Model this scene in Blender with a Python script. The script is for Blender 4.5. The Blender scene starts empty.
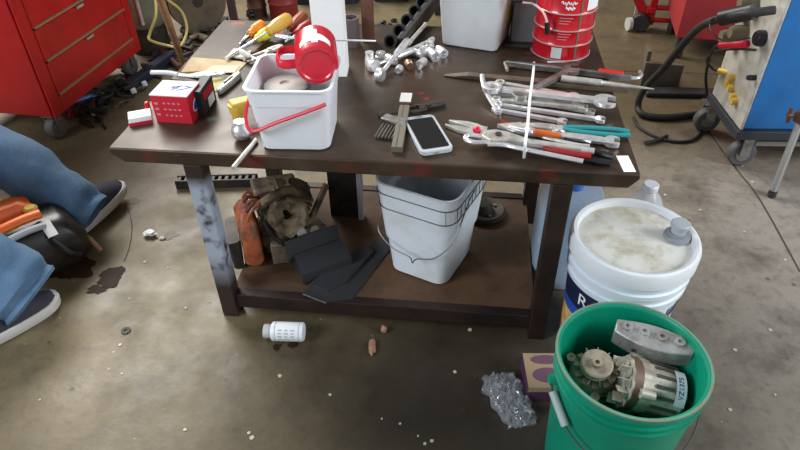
import bpy, bmesh, math, random
import numpy as np
from mathutils import Vector, Matrix, noise
random.seed(7)
D = bpy.data
COL = bpy.context.scene.collection
SC = bpy.context.scene
PI = math.pi

# ---------------------------------------------------------------- camera
FPX, PITCH, ROLL, CAMZ = 626.0, 0.6735, -0.0167, 1.3718
F_ = Vector((0, math.cos(PITCH), -math.sin(PITCH)))
R0 = Vector((1, 0, 0)); U0 = R0.cross(F_)
R_ = math.cos(ROLL)*R0 + math.sin(ROLL)*U0
U_ = -math.sin(ROLL)*R0 + math.cos(ROLL)*U0
cd = D.cameras.new('camera'); cam = D.objects.new('camera', cd); COL.objects.link(cam)
cd.sensor_width = 36; cd.lens = FPX/800*36; cd.clip_start = .02
mw = Matrix((R_, U_, -F_)).transposed().to_4x4(); mw.translation = Vector((0, 0, CAMZ))
cam.matrix_world = mw; SC.camera = cam
# ---------------------------------------------------------------- light
SC.view_settings.view_transform = 'Standard'; SC.view_settings.look = 'None'
SC.view_settings.gamma = 1; SC.view_settings.exposure = 0.68
SC.view_settings.use_curve_mapping = False
w = D.worlds.new('world'); SC.world = w; w.use_nodes = True
w.node_tree.nodes['Background'].inputs[0].default_value = (.93, .96, 1.0, 1)
w.node_tree.nodes['Background'].inputs[1].default_value = .19
def area(name, loc, target, sx, sy, power, col):
    l = D.lights.new(name, 'AREA'); l.shape = 'RECTANGLE'; l.size = sx; l.size_y = sy
    l.energy = power; l.color = col
    o = D.objects.new(name, l); COL.objects.link(o); o.location = loc
    o.rotation_euler = (Vector(target)-Vector(loc)).to_track_quat('-Z', 'Y').to_euler()
area('far_door_daylight', (-2.6, 5.4, 4.0), (.2, 1.3, .3), 3.4, 2.2, 270, (1, .97, .91))
area('right_door_daylight', (4.2, -.2, 2.6), (.6, 1.3, .3), 2.0, 2.0, 120, (.88, .94, 1))
area('left_front_fill', (-3.2, -.6, 2.4), (-.3, 1.5, .4), 1.6, 1.4, 82, (.80, .89, 1))  # unseen cool fill added from the left front to brighten front faces

# ---------------------------------------------------------------- placing
def u(px, py, z=0.0):
    d = F_ + R_*((px-400)/FPX) + U_*((225-py)/FPX)
    return Vector((0, 0, CAMZ)) + d*((z-CAMZ)/d.z)
def seg(a, b, z):
    A, B = u(*a, z), u(*b, z); d = B-A
    return A, math.atan2(d.y, d.x), d.length
T = .578
YAW = -.1232

# ---------------------------------------------------------------- materials
MC = {}
def mat(name, col, rough=.6, metal=0, col2=None, scale=12, amt=.5, detail=4, bump=0, bscale=60, lo=.42, hi=.62, trans=0, alpha=1, coat=0):
    if name in MC: return MC[name]
    m = D.materials.new(name); m.use_nodes = True; nt = m.node_tree; b = nt.nodes['Principled BSDF']
    b.inputs['Base Color'].default_value = (*col, 1); b.inputs['Roughness'].default_value = rough
    b.inputs['Metallic'].default_value = metal
    if trans: b.inputs['Transmission Weight'].default_value = trans
    if alpha < 1: b.inputs['Alpha'].default_value = alpha
    if coat: b.inputs['Coat Weight'].default_value = coat
    tc = nt.nodes.new('ShaderNodeTexCoord')
    if col2:
        n = nt.nodes.new('ShaderNodeTexNoise'); n.inputs['Scale'].default_value = scale; n.inputs['Detail'].default_value = detail
        n.inputs['Roughness'].default_value = .65
        nt.links.new(tc.outputs['Object'], n.inputs['Vector'])
        r = nt.nodes.new('ShaderNodeMapRange'); r.inputs[1].default_value = lo; r.inputs[2].default_value = hi
        r.inputs[4].default_value = amt
        nt.links.new(n.outputs[0], r.inputs[0])
        x = nt.nodes.new('ShaderNodeMix'); x.data_type = 'RGBA'
        x.inputs[6].default_value = (*col, 1); x.inputs[7].default_value = (*col2, 1)
        nt.links.new(r.outputs[0], x.inputs[0]); nt.links.new(x.outputs[2], b.inputs['Base Color'])
    if bump:
        n2 = nt.nodes.new('ShaderNodeTexNoise'); n2.inputs['Scale'].default_value = bscale; n2.inputs['Detail'].default_value = 4
        nt.links.new(tc.outputs['Object'], n2.inputs['Vector'])
        bp = nt.nodes.new('ShaderNodeBump'); bp.inputs['Strength'].default_value = bump; bp.inputs['Distance'].default_value = .004
        nt.links.new(n2.outputs[0], bp.inputs['Height']); nt.links.new(bp.outputs[0], b.inputs['Normal'])
    if name in ('phone_glass', 'fresh_oil'): b.inputs['Specular IOR Level'].default_value = .12
    MC[name] = m
    return m
RED = mat('red_paint', (.52, .006, .010), .35, 0, (.33, .004, .006), 6, .6, coat=.3)
REDP = mat('red_plastic', (.68, .01, .035), .4)
RUST = mat('dark_rusty_steel', (.038, .020, .015), .5, .3, (.016, .010, .009), 9, .9, bump=.2)
STEEL = mat('worn_steel', (.36, .35, .33), .42, .8, (.16, .14, .12), 25, .7)
CHROME = mat('chrome', (.92, .93, .94), .28, .72, (.66, .58, .55), 40, .5)
SATIN = mat('satin_steel', (.66, .64, .59), .42, .55, (.38, .34, .28), 30, .7)
DARKM = mat('dark_metal', (.035, .032, .03), .5, .5, (.09, .07, .05), 18, .6)
BLACK = mat('black_plastic', (.012, .012, .013), .4)
BLACKR = mat('black_rubber', (.016, .016, .017), .6, 0, (.05, .045, .04), 20, .6)
WHITE = mat('white_plastic', (.84, .86, .88), .35, 0, (.70, .70, .68), 6, .35)
WPAPER = mat('white_paper', (.90, .90, .88), .7)
DIRTYW = mat('dirty_cream_plastic', (.80, .78, .70), .45, 0, (.48, .41, .27), 13, .8, lo=.45, hi=.66)
GREEN = mat('green_plastic', (.0, .27, .155), .4, 0, (.0, .19, .105), 7, .5)
GREYP = mat('grey_plastic', (.42, .44, .46), .45)
YEL = mat('yellow_plastic', (.72, .46, .06), .45, 0, (.50, .30, .05), 20, .5)
ORANGE = mat('orange_plastic', (.95, .17, .012), .4, 0, (.5, .1, .02), 20, .4)
SCR = mat('dark_brown_scrap', (.05, .03, .02), .6, .3, (.02, .015, .012), 12, .8)
BROWN = mat('rusty_brown_steel', (.15, .06, .035), .6, .2, (.06, .03, .02), 10, .8)
WOOD = mat('worn_wood', (.36, .19, .09), .6, 0, (.24, .12, .05), 30, .7)
GRIME = mat('grimy_cast_metal', (.26, .19, .11), .65, .3, (.035, .026, .02), 22, .9, bump=.6, bscale=90)
ALU = mat('cast_aluminium', (.46, .46, .45), .45, .6, (.22, .20, .17), 22, .7, bump=.2)
ALUB = mat('tan_cast_aluminium', (.42, .37, .28), .5, .45, (.19, .15, .10), 24, .7, bump=.3)
COPPER = mat('copper_winding', (.36, .13, .07), .5, .6)

# ---------------------------------------------------------------- mesh helper
def frame_to(axis):
    return Vector(axis).normalized().to_track_quat('Z', 'Y').to_matrix()
class MB:
    def __init__(s): s.bm = bmesh.new()
    def ring(s, pts): return [s.bm.verts.new(p) for p in pts]
    def skin(s, rings, cap0=True, cap1=True, closed=False):
        n = len(rings[0]); m = len(rings)
        for i in range(m if closed else m-1):
            A, B = rings[i], rings[(i+1) % m]
            for j in range(n):
                s.bm.faces.new((A[j], A[(j+1) % n], B[(j+1) % n], B[j]))
        if not closed:
            if cap0: s.bm.faces.new(list(reversed(rings[0])))
            if cap1: s.bm.faces.new(rings[-1])
        return s
    def box(s, c, size, rot=None, taper=1.0):
        c = Vector(c); x, y, z = [k/2 for k in size]
        rr = []
        for k, t in ((-z, 1), (z, taper)):
            pts = [Vector(q) for q in ((-x*t, -y*t, k), (x*t, -y*t, k), (x*t, y*t, k), (-x*t, y*t, k))]
            if rot: pts = [rot @ p for p in pts]
            rr.append(s.ring([c+p for p in pts]))
        return s.skin(rr)
    def cyl(s, a, b, r0, r1=None, n=20, caps=True):
        a, b = Vector(a), Vector(b); r1 = r0 if r1 is None else r1
        M = frame_to(b-a)
        rr = [s.ring([q + M @ Vector((r*math.cos(2*PI*i/n), r*math.sin(2*PI*i/n), 0)) for i in range(n)]) for q, r in ((a, r0), (b, r1))]
        return s.skin(rr, caps, caps)
    def lathe(s, prof, c=(0, 0, 0), axis=(0, 0, 1), n=40, closed=False):
        c = Vector(c); M = frame_to(axis) if tuple(axis) != (0, 0, 1) else Matrix.Identity(3)
        rr = []
        for r, z in prof:
            r = max(r, 1e-4)
            rr.append(s.ring([c + M @ Vector((r*math.cos(2*PI*i/n), r*math.sin(2*PI*i/n), z)) for i in range(n)]))
        return s.skin(rr, closed=closed)
    def tube(s, pts, r, n=8, closed=False, flat=1.0, radii=None):
        pts = [Vector(p) for p in pts]; m = len(pts); rr = []; up = Vector((0, 0, 1))
        prev = None
        for i, p in enumerate(pts):
            if closed: t = pts[(i+1) % m]-pts[i-1]
            else: t = pts[min(i+1, m-1)]-pts[max(i-1, 0)]
            t.normalize()
            if prev is None:
                a = t.cross(up)
                if a.length < .2: a = t.cross(Vector((0, 1, 0)))
            else: a = prev - t*prev.dot(t)
            a.normalize(); prev = a; b = a.cross(t)
            q = radii[i] if radii else r
            rr.append(s.ring([p + a*q*math.cos(2*PI*k/n) + b*q*flat*math.sin(2*PI*k/n) for k in range(n)]))
        return s.skin(rr, closed=closed)
    def prism(s, poly, z0, z1, M=None, sc=1.0):
        rr = []
        for z, k in ((z0, 1), (z1, sc)):
            P = [Vector((x*k, y*k, z)) for x, y in poly]
            if M: P = [M @ p for p in P]
            rr.append(s.ring(P))
        return s.skin(rr)
    def loft(s, levels, c=(0, 0, 0), seg_=5):
        rr = []
        for z, w_, d_, r in levels:
            rr.append(s.ring([Vector(c)+Vector((x, y, z)) for x, y in rrect(w_, d_, r, seg_)]))
        return s.skin(rr)
    def build(s, name, m, parent=None, smooth=True, bevel=0, seg_=2, loc=None, rotz=None, label=None):
        bmesh.ops.recalc_face_normals(s.bm, faces=s.bm.faces)
        me = D.meshes.new(name); s.bm.to_mesh(me); s.bm.free()
        me.materials.append(m)
        if smooth:
            me.shade_smooth()
            me.set_sharp_from_angle(angle=math.radians(38))
        o = D.objects.new(name, me); COL.objects.link(o)
        if parent: o.parent = parent
        if bevel:
            b = o.modifiers.new('bevel', 'BEVEL'); b.width = bevel; b.segments = seg_; b.limit_method = 'ANGLE'; b.angle_limit = math.radians(40)
        if loc is not None: o.location = loc
        if rotz is not None: o.rotation_euler = (0, 0, rotz)
        if label: o['label'] = label
        return o
def rrect(w_, d_, r, n=5):
    out = []
    for cx, cy, a0 in ((w_/2-r, d_/2-r, 0), (-w_/2+r, d_/2-r, PI/2), (-w_/2+r, -d_/2+r, PI), (w_/2-r, -d_/2+r, 1.5*PI)):
        for k in range(n+1):
            a = a0 + PI/2*k/n; out.append((cx+r*math.cos(a), cy+r*math.sin(a)))
    return out
def smoothpath(P, n=6):
    P = [Vector(p) for p in P]; out = []
    for i in range(len(P)-1):
        a, b, c, d = P[max(i-1, 0)], P[i], P[i+1], P[min(i+2, len(P)-1)]
        for k in range(n):
            t = k/n
            out.append(.5*((2*b)+(c-a)*t+(2*a-5*b+4*c-d)*t*t+(3*b-a-3*c+d)*t**3))
    out.append(P[-1]); return out
def rotX(a): return Matrix.Rotation(a, 3, 'X')
def rotY(a): return Matrix.Rotation(a, 3, 'Y')
def rotZ(a): return Matrix.Rotation(a, 3, 'Z')
def tag(o, label, cat, group=None):
    o['label'] = label; o['category'] = cat
    if group: o['group'] = group
    return o
def thing(name, label, cat, loc=(0, 0, 0), rotz=0, group=None, rot=None):
    o = D.objects.new(name, None); COL.objects.link(o); o.location = loc
    o.rotation_euler = rot if rot else (0, 0, rotz); o.empty_display_size = .05
    return tag(o, label, cat, group)
def dup(root, loc, rotz=None, rot=None, label=None, group=None):
    r = root.copy(); COL.objects.link(r); r.location = loc
    if rotz is not None: r.rotation_euler = (0, 0, rotz)
    if rot is not None: r.rotation_euler = rot
    if label: r['label'] = label
    if group: r['group'] = group
    for ch in list(root.children):
        c = ch.copy(); COL.objects.link(c); c.parent = r
        for g in ch.children:
            d = g.copy(); COL.objects.link(d); d.parent = c
    return r
def text_mesh(name, s, size, m, parent, M, depth=.0004):
    cu = D.curves.new('tmp', 'FONT'); cu.body = s; cu.size = size; cu.extrude = depth; cu.align_x = 'CENTER'; cu.align_y = 'CENTER'
    o = D.objects.new('tmp', cu); COL.objects.link(o)
    dg = bpy.context.evaluated_depsgraph_get(); me = D.meshes.new_from_object(o.evaluated_get(dg))
    D.objects.remove(o); me.name = name; me.materials.clear(); me.materials.append(m)
    for v in me.vertices: v.co = M(v.co)
    r = D.objects.new(name, me); COL.objects.link(r); r.parent = parent
    return r
def bucket_profile(H, r0, r1, th=.004, rim=.006):
    p = [(0, 0), (r0-.008, 0), (r0, .006)]
    n = 8
    for i in range(1, n+1):
        z = .006+(H-.012)*i/n; p.append((r0+(r1-r0)*i/n, z))
    p += [(r1+rim, H-.012), (r1+rim, H-.002), (r1+rim*.6, H), (r1-.001, H), (r1-th, H-.004)]
    for i in range(n, 0, -1):
        z = .006+(H-.012)*i/n; p.append((r0+(r1-r0)*i/n-th, z-.002))
    p += [(r0-.012, .008), (0, .008)]
    return p
def band(mb, r0, r1, z0, z1, a0, a1, n=16, off=.001, th=.0006):
    # a curved label patch wrapped on a conical wall
    inner, outer = [], []
    for i in range(n+1):
        a = a0+(a1-a0)*i/n; c, s_ = math.cos(a), math.sin(a)
        for lst, o in ((inner, off-th), (outer, off)):
            lst.append([mb.bm.verts.new(((r+o)*c, (r+o)*s_, z)) for r, z in ((r0, z0), (r1, z1))])
    for i in range(n):
        mb.bm.faces.new((outer[i][0], outer[i+1][0], outer[i+1][1], outer[i][1]))
        mb.bm.faces.new((inner[i][0], inner[i][1], inner[i+1][1], inner[i+1][0]))
        mb.bm.faces.new((inner[i][0], inner[i+1][0], outer[i+1][0], outer[i][0]))
        mb.bm.faces.new((inner[i][1], outer[i][1], outer[i+1][1], inner[i+1][1]))
    for i in (0, n):
        mb.bm.faces.new((inner[i][0], outer[i][0], outer[i][1], inner[i][1]))
    return mb

# ---------------------------------------------------------------- floor
def floor_material():
    m = D.materials.new('stained_concrete'); m.use_nodes = True; nt = m.node_tree; N = nt.nodes; L = nt.links
    b = N['Principled BSDF']; tc = N.new('ShaderNodeTexCoord')
    def nz(scale, detail=5, rough=.6, loc=(0, 0, 0)):
        mp = N.new('ShaderNodeMapping'); mp.inputs['Location'].default_value = loc; L.new(tc.outputs['Object'], mp.inputs[0])
        n = N.new('ShaderNodeTexNoise'); n.inputs['Scale'].default_value = scale; n.inputs['Detail'].default_value = detail
        n.inputs['Roughness'].default_value = rough; L.new(mp.outputs[0], n.inputs['Vector']); return n.outputs[0]
    def rng(x, a, c, lo=0, hi=1):
        r = N.new('ShaderNodeMapRange'); r.inputs[1].default_value = a; r.inputs[2].default_value = c
        r.inputs[3].default_value = lo; r.inputs[4].default_value = hi; L.new(x, r.inputs[0]); return r.outputs[0]
    def mix(fac, a, c):
        x = N.new('ShaderNodeMix'); x.data_type = 'RGBA'; L.new(fac, x.inputs[0])
        for k, v in ((6, a), (7, c)):
            if isinstance(v, tuple): x.inputs[k].default_value = (*v, 1)
            else: L.new(v, x.inputs[k])
        return x.outputs[2]
    sep = N.new('ShaderNodeSeparateXYZ'); L.new(tc.outputs['Object'], sep.inputs[0])
    base = mix(rng(nz(1.1, 3), .42, .6), (.165, .124, .062), (.125, .094, .048))
    gm = N.new('ShaderNodeMath'); gm.operation = 'MULTIPLY'; L.new(rng(sep.outputs['X'], .1, 1.2, 0, .9), gm.inputs[0]); L.new(rng(sep.outputs['Y'], 2.5, 1.9), gm.inputs[1])
    base = mix(gm.outputs[0], base, (.285, .252, .215))       # greyer slab on the right
    base = mix(rng(nz(5, 6, .7, (3, 1, 0)), .48, .68, 0, .7), base, (.060, .046, .028))   # traffic grime
    base = mix(rng(nz(30, 5, .7), .50, .72, 0, .45), base, (.055, .042, .028))
    # oil-dark patch before the table, its forward shadow painted into the slab
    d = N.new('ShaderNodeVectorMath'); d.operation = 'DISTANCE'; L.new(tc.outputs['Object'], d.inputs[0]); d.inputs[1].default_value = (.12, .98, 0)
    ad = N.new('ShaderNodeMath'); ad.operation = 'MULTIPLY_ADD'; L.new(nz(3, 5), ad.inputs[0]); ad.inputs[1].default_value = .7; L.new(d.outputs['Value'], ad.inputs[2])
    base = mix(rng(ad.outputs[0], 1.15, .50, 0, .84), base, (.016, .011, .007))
    # paint flecks
    v = N.new('ShaderNodeTexVoronoi'); v.inputs['Scale'].default_value = 26; L.new(tc.outputs['Object'], v.inputs['Vector'])
    s1 = rng(v.outputs['Distance'], .10, .05); s2 = rng(nz(7, 2, .5, (9, 2, 0)), .60, .66)
    mm = N.new('ShaderNodeMath'); mm.operation = 'MULTIPLY'; L.new(s1, mm.inputs[0]); L.new(s2, mm.inputs[1])
    base = mix(mm.outputs[0], base, (.50, .46, .38))
    v2 = N.new('ShaderNodeTexVoronoi'); v2.inputs['Scale'].default_value = 17; L.new(tc.outputs['Object'], v2.inputs['Vector'])
    s3 = rng(v2.outputs['Distance'], .16, .08); s4 = rng(nz(6, 2, .5, (2, 7, 0)), .57, .64)
    m2 = N.new('ShaderNodeMath'); m2.operation = 'MULTIPLY'; L.new(s3, m2.inputs[0]); L.new(s4, m2.inputs[1])
    base = mix(m2.outputs[0], base, (.045, .035, .027))
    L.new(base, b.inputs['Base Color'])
    L.new(rng(nz(4, 4), .35, .65, .38, .62), b.inputs['Roughness'])
    bp = N.new('ShaderNodeBump'); bp.inputs['Strength'].default_value = .25; bp.inputs['Distance'].default_value = .004
    L.new(nz(40, 6), bp.inputs['Height']); L.new(bp.outputs[0], b.inputs['Normal'])
    return m
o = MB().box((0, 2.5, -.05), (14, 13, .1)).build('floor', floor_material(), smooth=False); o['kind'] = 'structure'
WALLM = mat('painted_block_wall', (.30, .28, .25), .8, 0, (.22, .20, .17), 1.5, .6)
for nm, c_, sz in (('wall_back', (0, 8.6, 2.3), (14, .2, 4.8)), ('wall_left', (-6.8, 2.4, 2.3), (.2, 12.4, 4.8)), ('wall_right', (6.8, 2.4, 2.3), (.2, 12.4, 4.8))):
    o = MB().box(c_, sz).build(nm, WALLM, smooth=False); o['kind'] = 'structure'
DARKSTAIN = mat('dark_crack', (.055, .042, .03), .8)
def strip(name, pts, wd, m, z=.0008):
    P = [u(a, b, 0) for a, b in pts]; P = smoothpath(P, 6); mb = MB(); A = []; 
    for i, p in enumerate(P):
        t = (P[min(i+1, len(P)-1)]-P[max(i-1, 0)]).normalized(); nn = Vector((-t.y, t.x, 0))
        k = wd*(.6+.8*noise.noise(p*25)*.5+.2)
        A.append((mb.bm.verts.new(p+nn*k+Vector((0, 0, z))), mb.bm.verts.new(p-nn*k+Vector((0, 0, z)))))
    for i in range(len(A)-1): mb.bm.faces.new((A[i][0], A[i][1], A[i+1][1], A[i+1][0]))
    return mb.build(name, m, smooth=False)
for k, (pts, wd) in enumerate((([(700, 118), (718, 145), (737, 170), (760, 200), (800, 272)], .004),
                ([(128, 208), (132, 225), (130, 245), (124, 262)], .0022),
                ([(620, 71), (690, 73), (730, 75)], .006),
                ([(560, 5), (500, -2), (300, -12)], .004))):
    o = strip('trim_%d' % (k+1), pts, wd, DARKSTAIN); o['kind'] = 'structure'
OIL = mat('fresh_oil', (.028, .014, .008), .55, 0, (.045, .025, .014), 20, .6)
OLDOIL = mat('brown_oil_stain', (.075, .045, .022), .5, 0, (.11, .075, .04), 30, .7)
def blotch(name, c, rx, ry, m, seed, label, z=.0012):
    C0 = u(*c, 0); mb = MB(); n = 48; P = []
    for i in range(n):
        a = 2*PI*i/n; k = 1+.55*noise.noise(Vector((math.cos(a)*1.6+seed, math.sin(a)*1.6, seed)))+.25*noise.noise(Vector((math.cos(a)*5, math.sin(a)*5+seed, 3)))
        P.append(C0+Vector((rx*k*math.cos(a), ry*k*math.sin(a), z)))
    mb.bm.faces.new(mb.ring(P)); return tag(mb.build(name, m, smooth=False), label, 'stain')
blotch('oil_puddle', (70, 266), .085, .06, OIL, 1.3, 'dark wet oil puddle spreading out from under the orange and black saw')
blotch('oil_puddle', (112, 277), .042, .045, OIL, 4.1, 'dark oil patch just right of the big puddle by the saw', .0016)
blotch('oil_puddle', (97, 290), .032, .018, OIL, 7.7, 'smaller dark oil spot below the round patch, near the flat shoe', .0016)
blotch('oil_stain', (133, 201), .03, .018, OLDOIL, 2.2, 'brown dried oil stain to the right of the raised shoe')
blotch('oil_stain', (170, 236), .025, .02, OLDOIL, 5.2, 'faint brown stain beside the white scrap of paper on the floor')
blotch('oil_drop', (277, 347), .012, .012, OIL, 3.2, 'round dark drop on the floor in front of the white bottle, left one')
blotch('oil_drop', (293, 345), .014, .012, OIL, 8.2, 'round dark drop on the floor in front of the white bottle, right one')

# ---------------------------------------------------------------- table
def worn(name, x0, z0, z1):  # dark steel with a pale patch: bluish glare painted in along with wear
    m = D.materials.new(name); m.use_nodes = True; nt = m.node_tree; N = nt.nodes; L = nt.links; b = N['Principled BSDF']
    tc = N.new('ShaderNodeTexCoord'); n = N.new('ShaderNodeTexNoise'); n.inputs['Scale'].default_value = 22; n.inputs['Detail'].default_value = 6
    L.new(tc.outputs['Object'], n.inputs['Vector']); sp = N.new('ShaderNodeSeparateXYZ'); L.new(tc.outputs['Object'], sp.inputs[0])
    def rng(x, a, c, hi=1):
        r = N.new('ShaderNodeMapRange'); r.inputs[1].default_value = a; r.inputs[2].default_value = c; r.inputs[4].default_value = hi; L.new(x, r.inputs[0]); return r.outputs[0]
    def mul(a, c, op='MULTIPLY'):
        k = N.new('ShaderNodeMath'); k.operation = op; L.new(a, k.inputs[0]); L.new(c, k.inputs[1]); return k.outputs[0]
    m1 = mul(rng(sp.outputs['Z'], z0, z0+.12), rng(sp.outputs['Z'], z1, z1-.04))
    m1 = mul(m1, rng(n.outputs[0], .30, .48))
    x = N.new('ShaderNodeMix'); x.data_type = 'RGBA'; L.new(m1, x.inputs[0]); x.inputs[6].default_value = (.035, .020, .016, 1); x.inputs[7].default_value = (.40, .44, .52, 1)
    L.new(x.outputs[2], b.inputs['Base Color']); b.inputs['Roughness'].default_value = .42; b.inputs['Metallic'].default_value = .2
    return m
def top_material():
    m = D.materials.new('oily_steel_top'); m.use_nodes = True; nt = m.node_tree; N = nt.nodes; L = nt.links; b = N['Principled BSDF']
    tc = N.new('ShaderNodeTexCoord')
    def nz(scale, loc=(0, 0, 0), det=5):
        mp = N.new('ShaderNodeMapping'); mp.inputs['Location'].default_value = loc; L.new(tc.outputs['Object'], mp.inputs[0])
        n = N.new('ShaderNodeTexNoise'); n.inputs['Scale'].default_value = scale; n.inputs['Detail'].default_value = det; L.new(mp.outputs[0], n.inputs['Vector']); return n.outputs[0]
    def rng(x, a, c, lo=0, hi=1):
        r = N.new('ShaderNodeMapRange'); r.inputs[1].default_value = a; r.inputs[2].default_value = c; r.inputs[3].default_value = lo; r.inputs[4].default_value = hi; L.new(x, r.inputs[0]); return r.outputs[0]
    def mix(f, a, c):
        x = N.new('ShaderNodeMix'); x.data_type = 'RGBA'; L.new(f, x.inputs[0])
        for k, v in ((6, a), (7, c)):
            if isinstance(v, tuple): x.inputs[k].default_value = (*v, 1)
            else: L.new(v, x.inputs[k])
        return x.outputs[2]
    c = mix(rng(nz(3), .4, .62), (.058, .035, .021), (.032, .020, .013))
    c = mix(rng(nz(12, (4, 2, 0)), .5, .7, 0, .7), c, (.085, .062, .044))
    c = mix(rng(nz(9, (1, 7, 3), 3), .66, .70, 0, .8), c, (.33, .03, .02))      # red paint dabs
    c = mix(rng(nz(11, (5, 3, 8), 3), .69, .73, 0, .7), c, (.13, .20, .15))
    sp = N.new('ShaderNodeSeparateXYZ'); L.new(tc.outputs['Object'], sp.inputs[0])
    m1 = N.new('ShaderNodeMath'); m1.operation = 'MULTIPLY'
    L.new(rng(sp.outputs['Y'], .010, .004), m1.inputs[0]); L.new(rng(nz(7, (6, 0, 1), 3), .52, .60, 0, .30), m1.inputs[1])
    c = mix(m1.outputs[0], c, (.22, .018, .018))                                # red paint on the front lip
    L.new(c, b.inputs['Base Color']); L.new(rng(nz(6), .35, .7, .30, .5), b.inputs['Roughness'])
    b.inputs['Metallic'].default_value = .1; b.inputs['Specular IOR Level'].default_value = .28
    return m
TW, TD = 1.26, .852
tbl = thing('work_table', 'low dark steel work table loaded with tools, buckets and boxes', 'table', (-.7083, 1.3147, 0), YAW)
mb = MB(); th = .042
mb.skin([mb.ring([(.030, .004, T-th), (TW-.02, .004, T-th), (TW-.02, TD-.02, T-th), (.025, TD-.02, T-th)]),
         mb.ring([(0, 0, T-.014), (TW, 0, T-.014), (TW, TD, T-.014), (0, TD, T-.014)]),
         mb.ring([(0, 0, T), (TW, 0, T), (TW, TD, T), (0, TD, T)])])
mb.build('tabletop', top_material(), tbl, smooth=True, bevel=.004)
def to_tbl(p):
    v = Vector((p[0]+.7083, p[1]-1.3147, p[2] if len(p) > 2 else 0)); return rotZ(-YAW) @ v
LEGM = worn('worn_leg_steel_glare', 0, .12, .50)
LW = .047
lx0 = to_tbl((-.509, 1.29))[0]; lx1 = to_tbl((.38, 1.184))[0]
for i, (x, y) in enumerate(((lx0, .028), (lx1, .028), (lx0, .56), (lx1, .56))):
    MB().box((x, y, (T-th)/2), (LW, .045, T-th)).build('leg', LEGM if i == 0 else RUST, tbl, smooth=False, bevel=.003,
        label='front left leg with a pale patch of wear and painted glare' if i == 0 else None)
SHELF = mat('dusty_rusty_shelf', (.12, .06, .026), .7, 0, (.045, .024, .013), 6, .8, bump=.2)
mb = MB(); mb.box(((lx0+lx1)/2, .295, .075), (lx1-lx0-.02, .56, .012)); mb.build('shelf', SHELF, tbl, smooth=False)
mb = MB(); mb.box(((lx0+lx1)/2, .028, .06), (lx1-lx0-LW, .03, .050))
mb.build('shelf_rail', RUST, tbl, smooth=False, bevel=.002)
MB().box(((lx0+lx1)/2, .585, .06), (lx1-lx0-LW, .03, .05)).build('shelf_rail', RUST, tbl, smooth=False, bevel=.002)
SZ = .081

# ---------------------------------------------------------------- tub with a red handle
p0 = u(295.5, 151, T); yaw = math.radians(-3.3)
TB_R = rotZ(yaw); tc0 = p0 + TB_R @ Vector((0, .083, 0)); TH = .165
def tubworld(x, y, z): return tc0 + TB_R @ Vector((x, y, z))
MILK = mat('milky_plastic', (.90, .92, .95), .35, trans=.12)
t = thing('plastic_tub', 'square milky white plastic tub with a red handle on the table', 'tub', tc0, yaw)
mb = MB(); mb.loft([(0, .150, .150, .02), (.004, .164, .162, .025), (.12, .184, .184, .025), (.122, .189, .189, .025), (TH-.006, .194, .194, .025), (TH-.004, .204, .204, .028), (TH, .204, .204, .028),
                    (TH, .190, .190, .025), (.12, .180, .180, .022), (.006, .160, .158, .02), (.005, .148, .148, .02)])
mb.build('tub_body', MILK, t)
mb = MB(); mb.tube(smoothpath([(-.098, -.02, .128), (-.106, -.06, .105), (-.103, -.095, .080), (-.085, -.106, .066), (-.03, -.108, .090), (.05, -.109, .122), (.088, -.108, .138)], 5), .0045, 8, flat=.8)
mb.cyl((-.092, -.02, .13), (-.104, -.02, .13), .008)
mb.build('handle', REDP, t)
# contents
RAG = mat('dark_rag', (.035, .035, .04), .85, 0, (.07, .06, .055), 25, .6)
mb = MB(); bmesh.ops.create_icosphere(mb.bm, subdivisions=4, radius=1)
for v in mb.bm.verts:
    k = 1+.18*noise.noise(v.co*2.2); v.co = Vector((v.co.x*.074*k, v.co.y*.072*k, v.co.z*.05*k+.056))
tag(mb.build('cleaning_rag', RAG, loc=tc0+Vector((0, 0, .001)), rotz=yaw), 'dark crumpled rag stuffed down inside the milky tub', 'rag')
g = MB(); g.lathe([(0, 0), (.048, 0), (.052, .004), (.052, .010), (.046, .014), (.014, .014), (.010, .010), (0, .010)])
tag(g.build('sanding_disc', mat('pale_grey_disc', (.50, .49, .45), .6), loc=u(286, 88, T+.112)), 'pale grey round disc lying on the rag in the tub', 'disc')
# mug lying across the tub with its base to the front
bc = u(317, 66, T+.178); ax = Vector((-.12, .95, .12)).normalized()
R3 = frame_to(ax)
m4 = thing('red_mug', 'red metal mug lying in the tub with its base toward the front', 'mug', bc); m4.scale = (1.08, 1.08, 1.08)
LM = .092
mb = MB(); mb.lathe([(0, .003), (.034, .003), (.037, 0), (.044, 0), (.047, .006), (.047, LM), (.044, LM), (.043, .01), (0, .008)], axis=ax, n=40)
mb.build('mug_body', mat('red_enamel', (.60, .012, .03), .3, coat=.4), m4)
def mugpt(a, z, off=0): # a measured round the axis, 0 = up
    up = Vector((0, 0, 1)); upv = (up-ax*up.dot(ax)).normalized(); sd = ax.cross(upv)
    return ax*z + (upv*math.cos(a)+sd*math.sin(a))*(.047+off)
def mugpatch(a0, a1, z0f, z1f, n=14):
    mb = MB(); A = []
    for i in range(n+1):
        f = i/n; a = a0+(a1-a0)*f
        A.append([mb.bm.verts.new(mugpt(a, zz, .0008)) for zz in (z0f(f), z1f(f))])
    for i in range(n): mb.bm.faces.new((A[i][0], A[i+1][0], A[i+1][1], A[i][1]))
    return mb
lg = mugpatch(-.75, .75, lambda f: .026-.010*abs(2*f-1)**2, lambda f: .054-.018*abs(2*f-1)**2).build('emblem', WPAPER, m4, label='white arched emblem')
mugpatch(-.14, .14, lambda f: .016, lambda f: .072, 4).build('emblem', WPAPER, m4)
mb = MB()
upv = (Vector((0, 0, 1))-ax*ax.z).normalized(); sd = ax.cross(upv)     # sd points to the right when looking along the axis
def hp(s_, z, h=0): return ax*z - sd*s_*1.0 + upv*h
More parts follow.
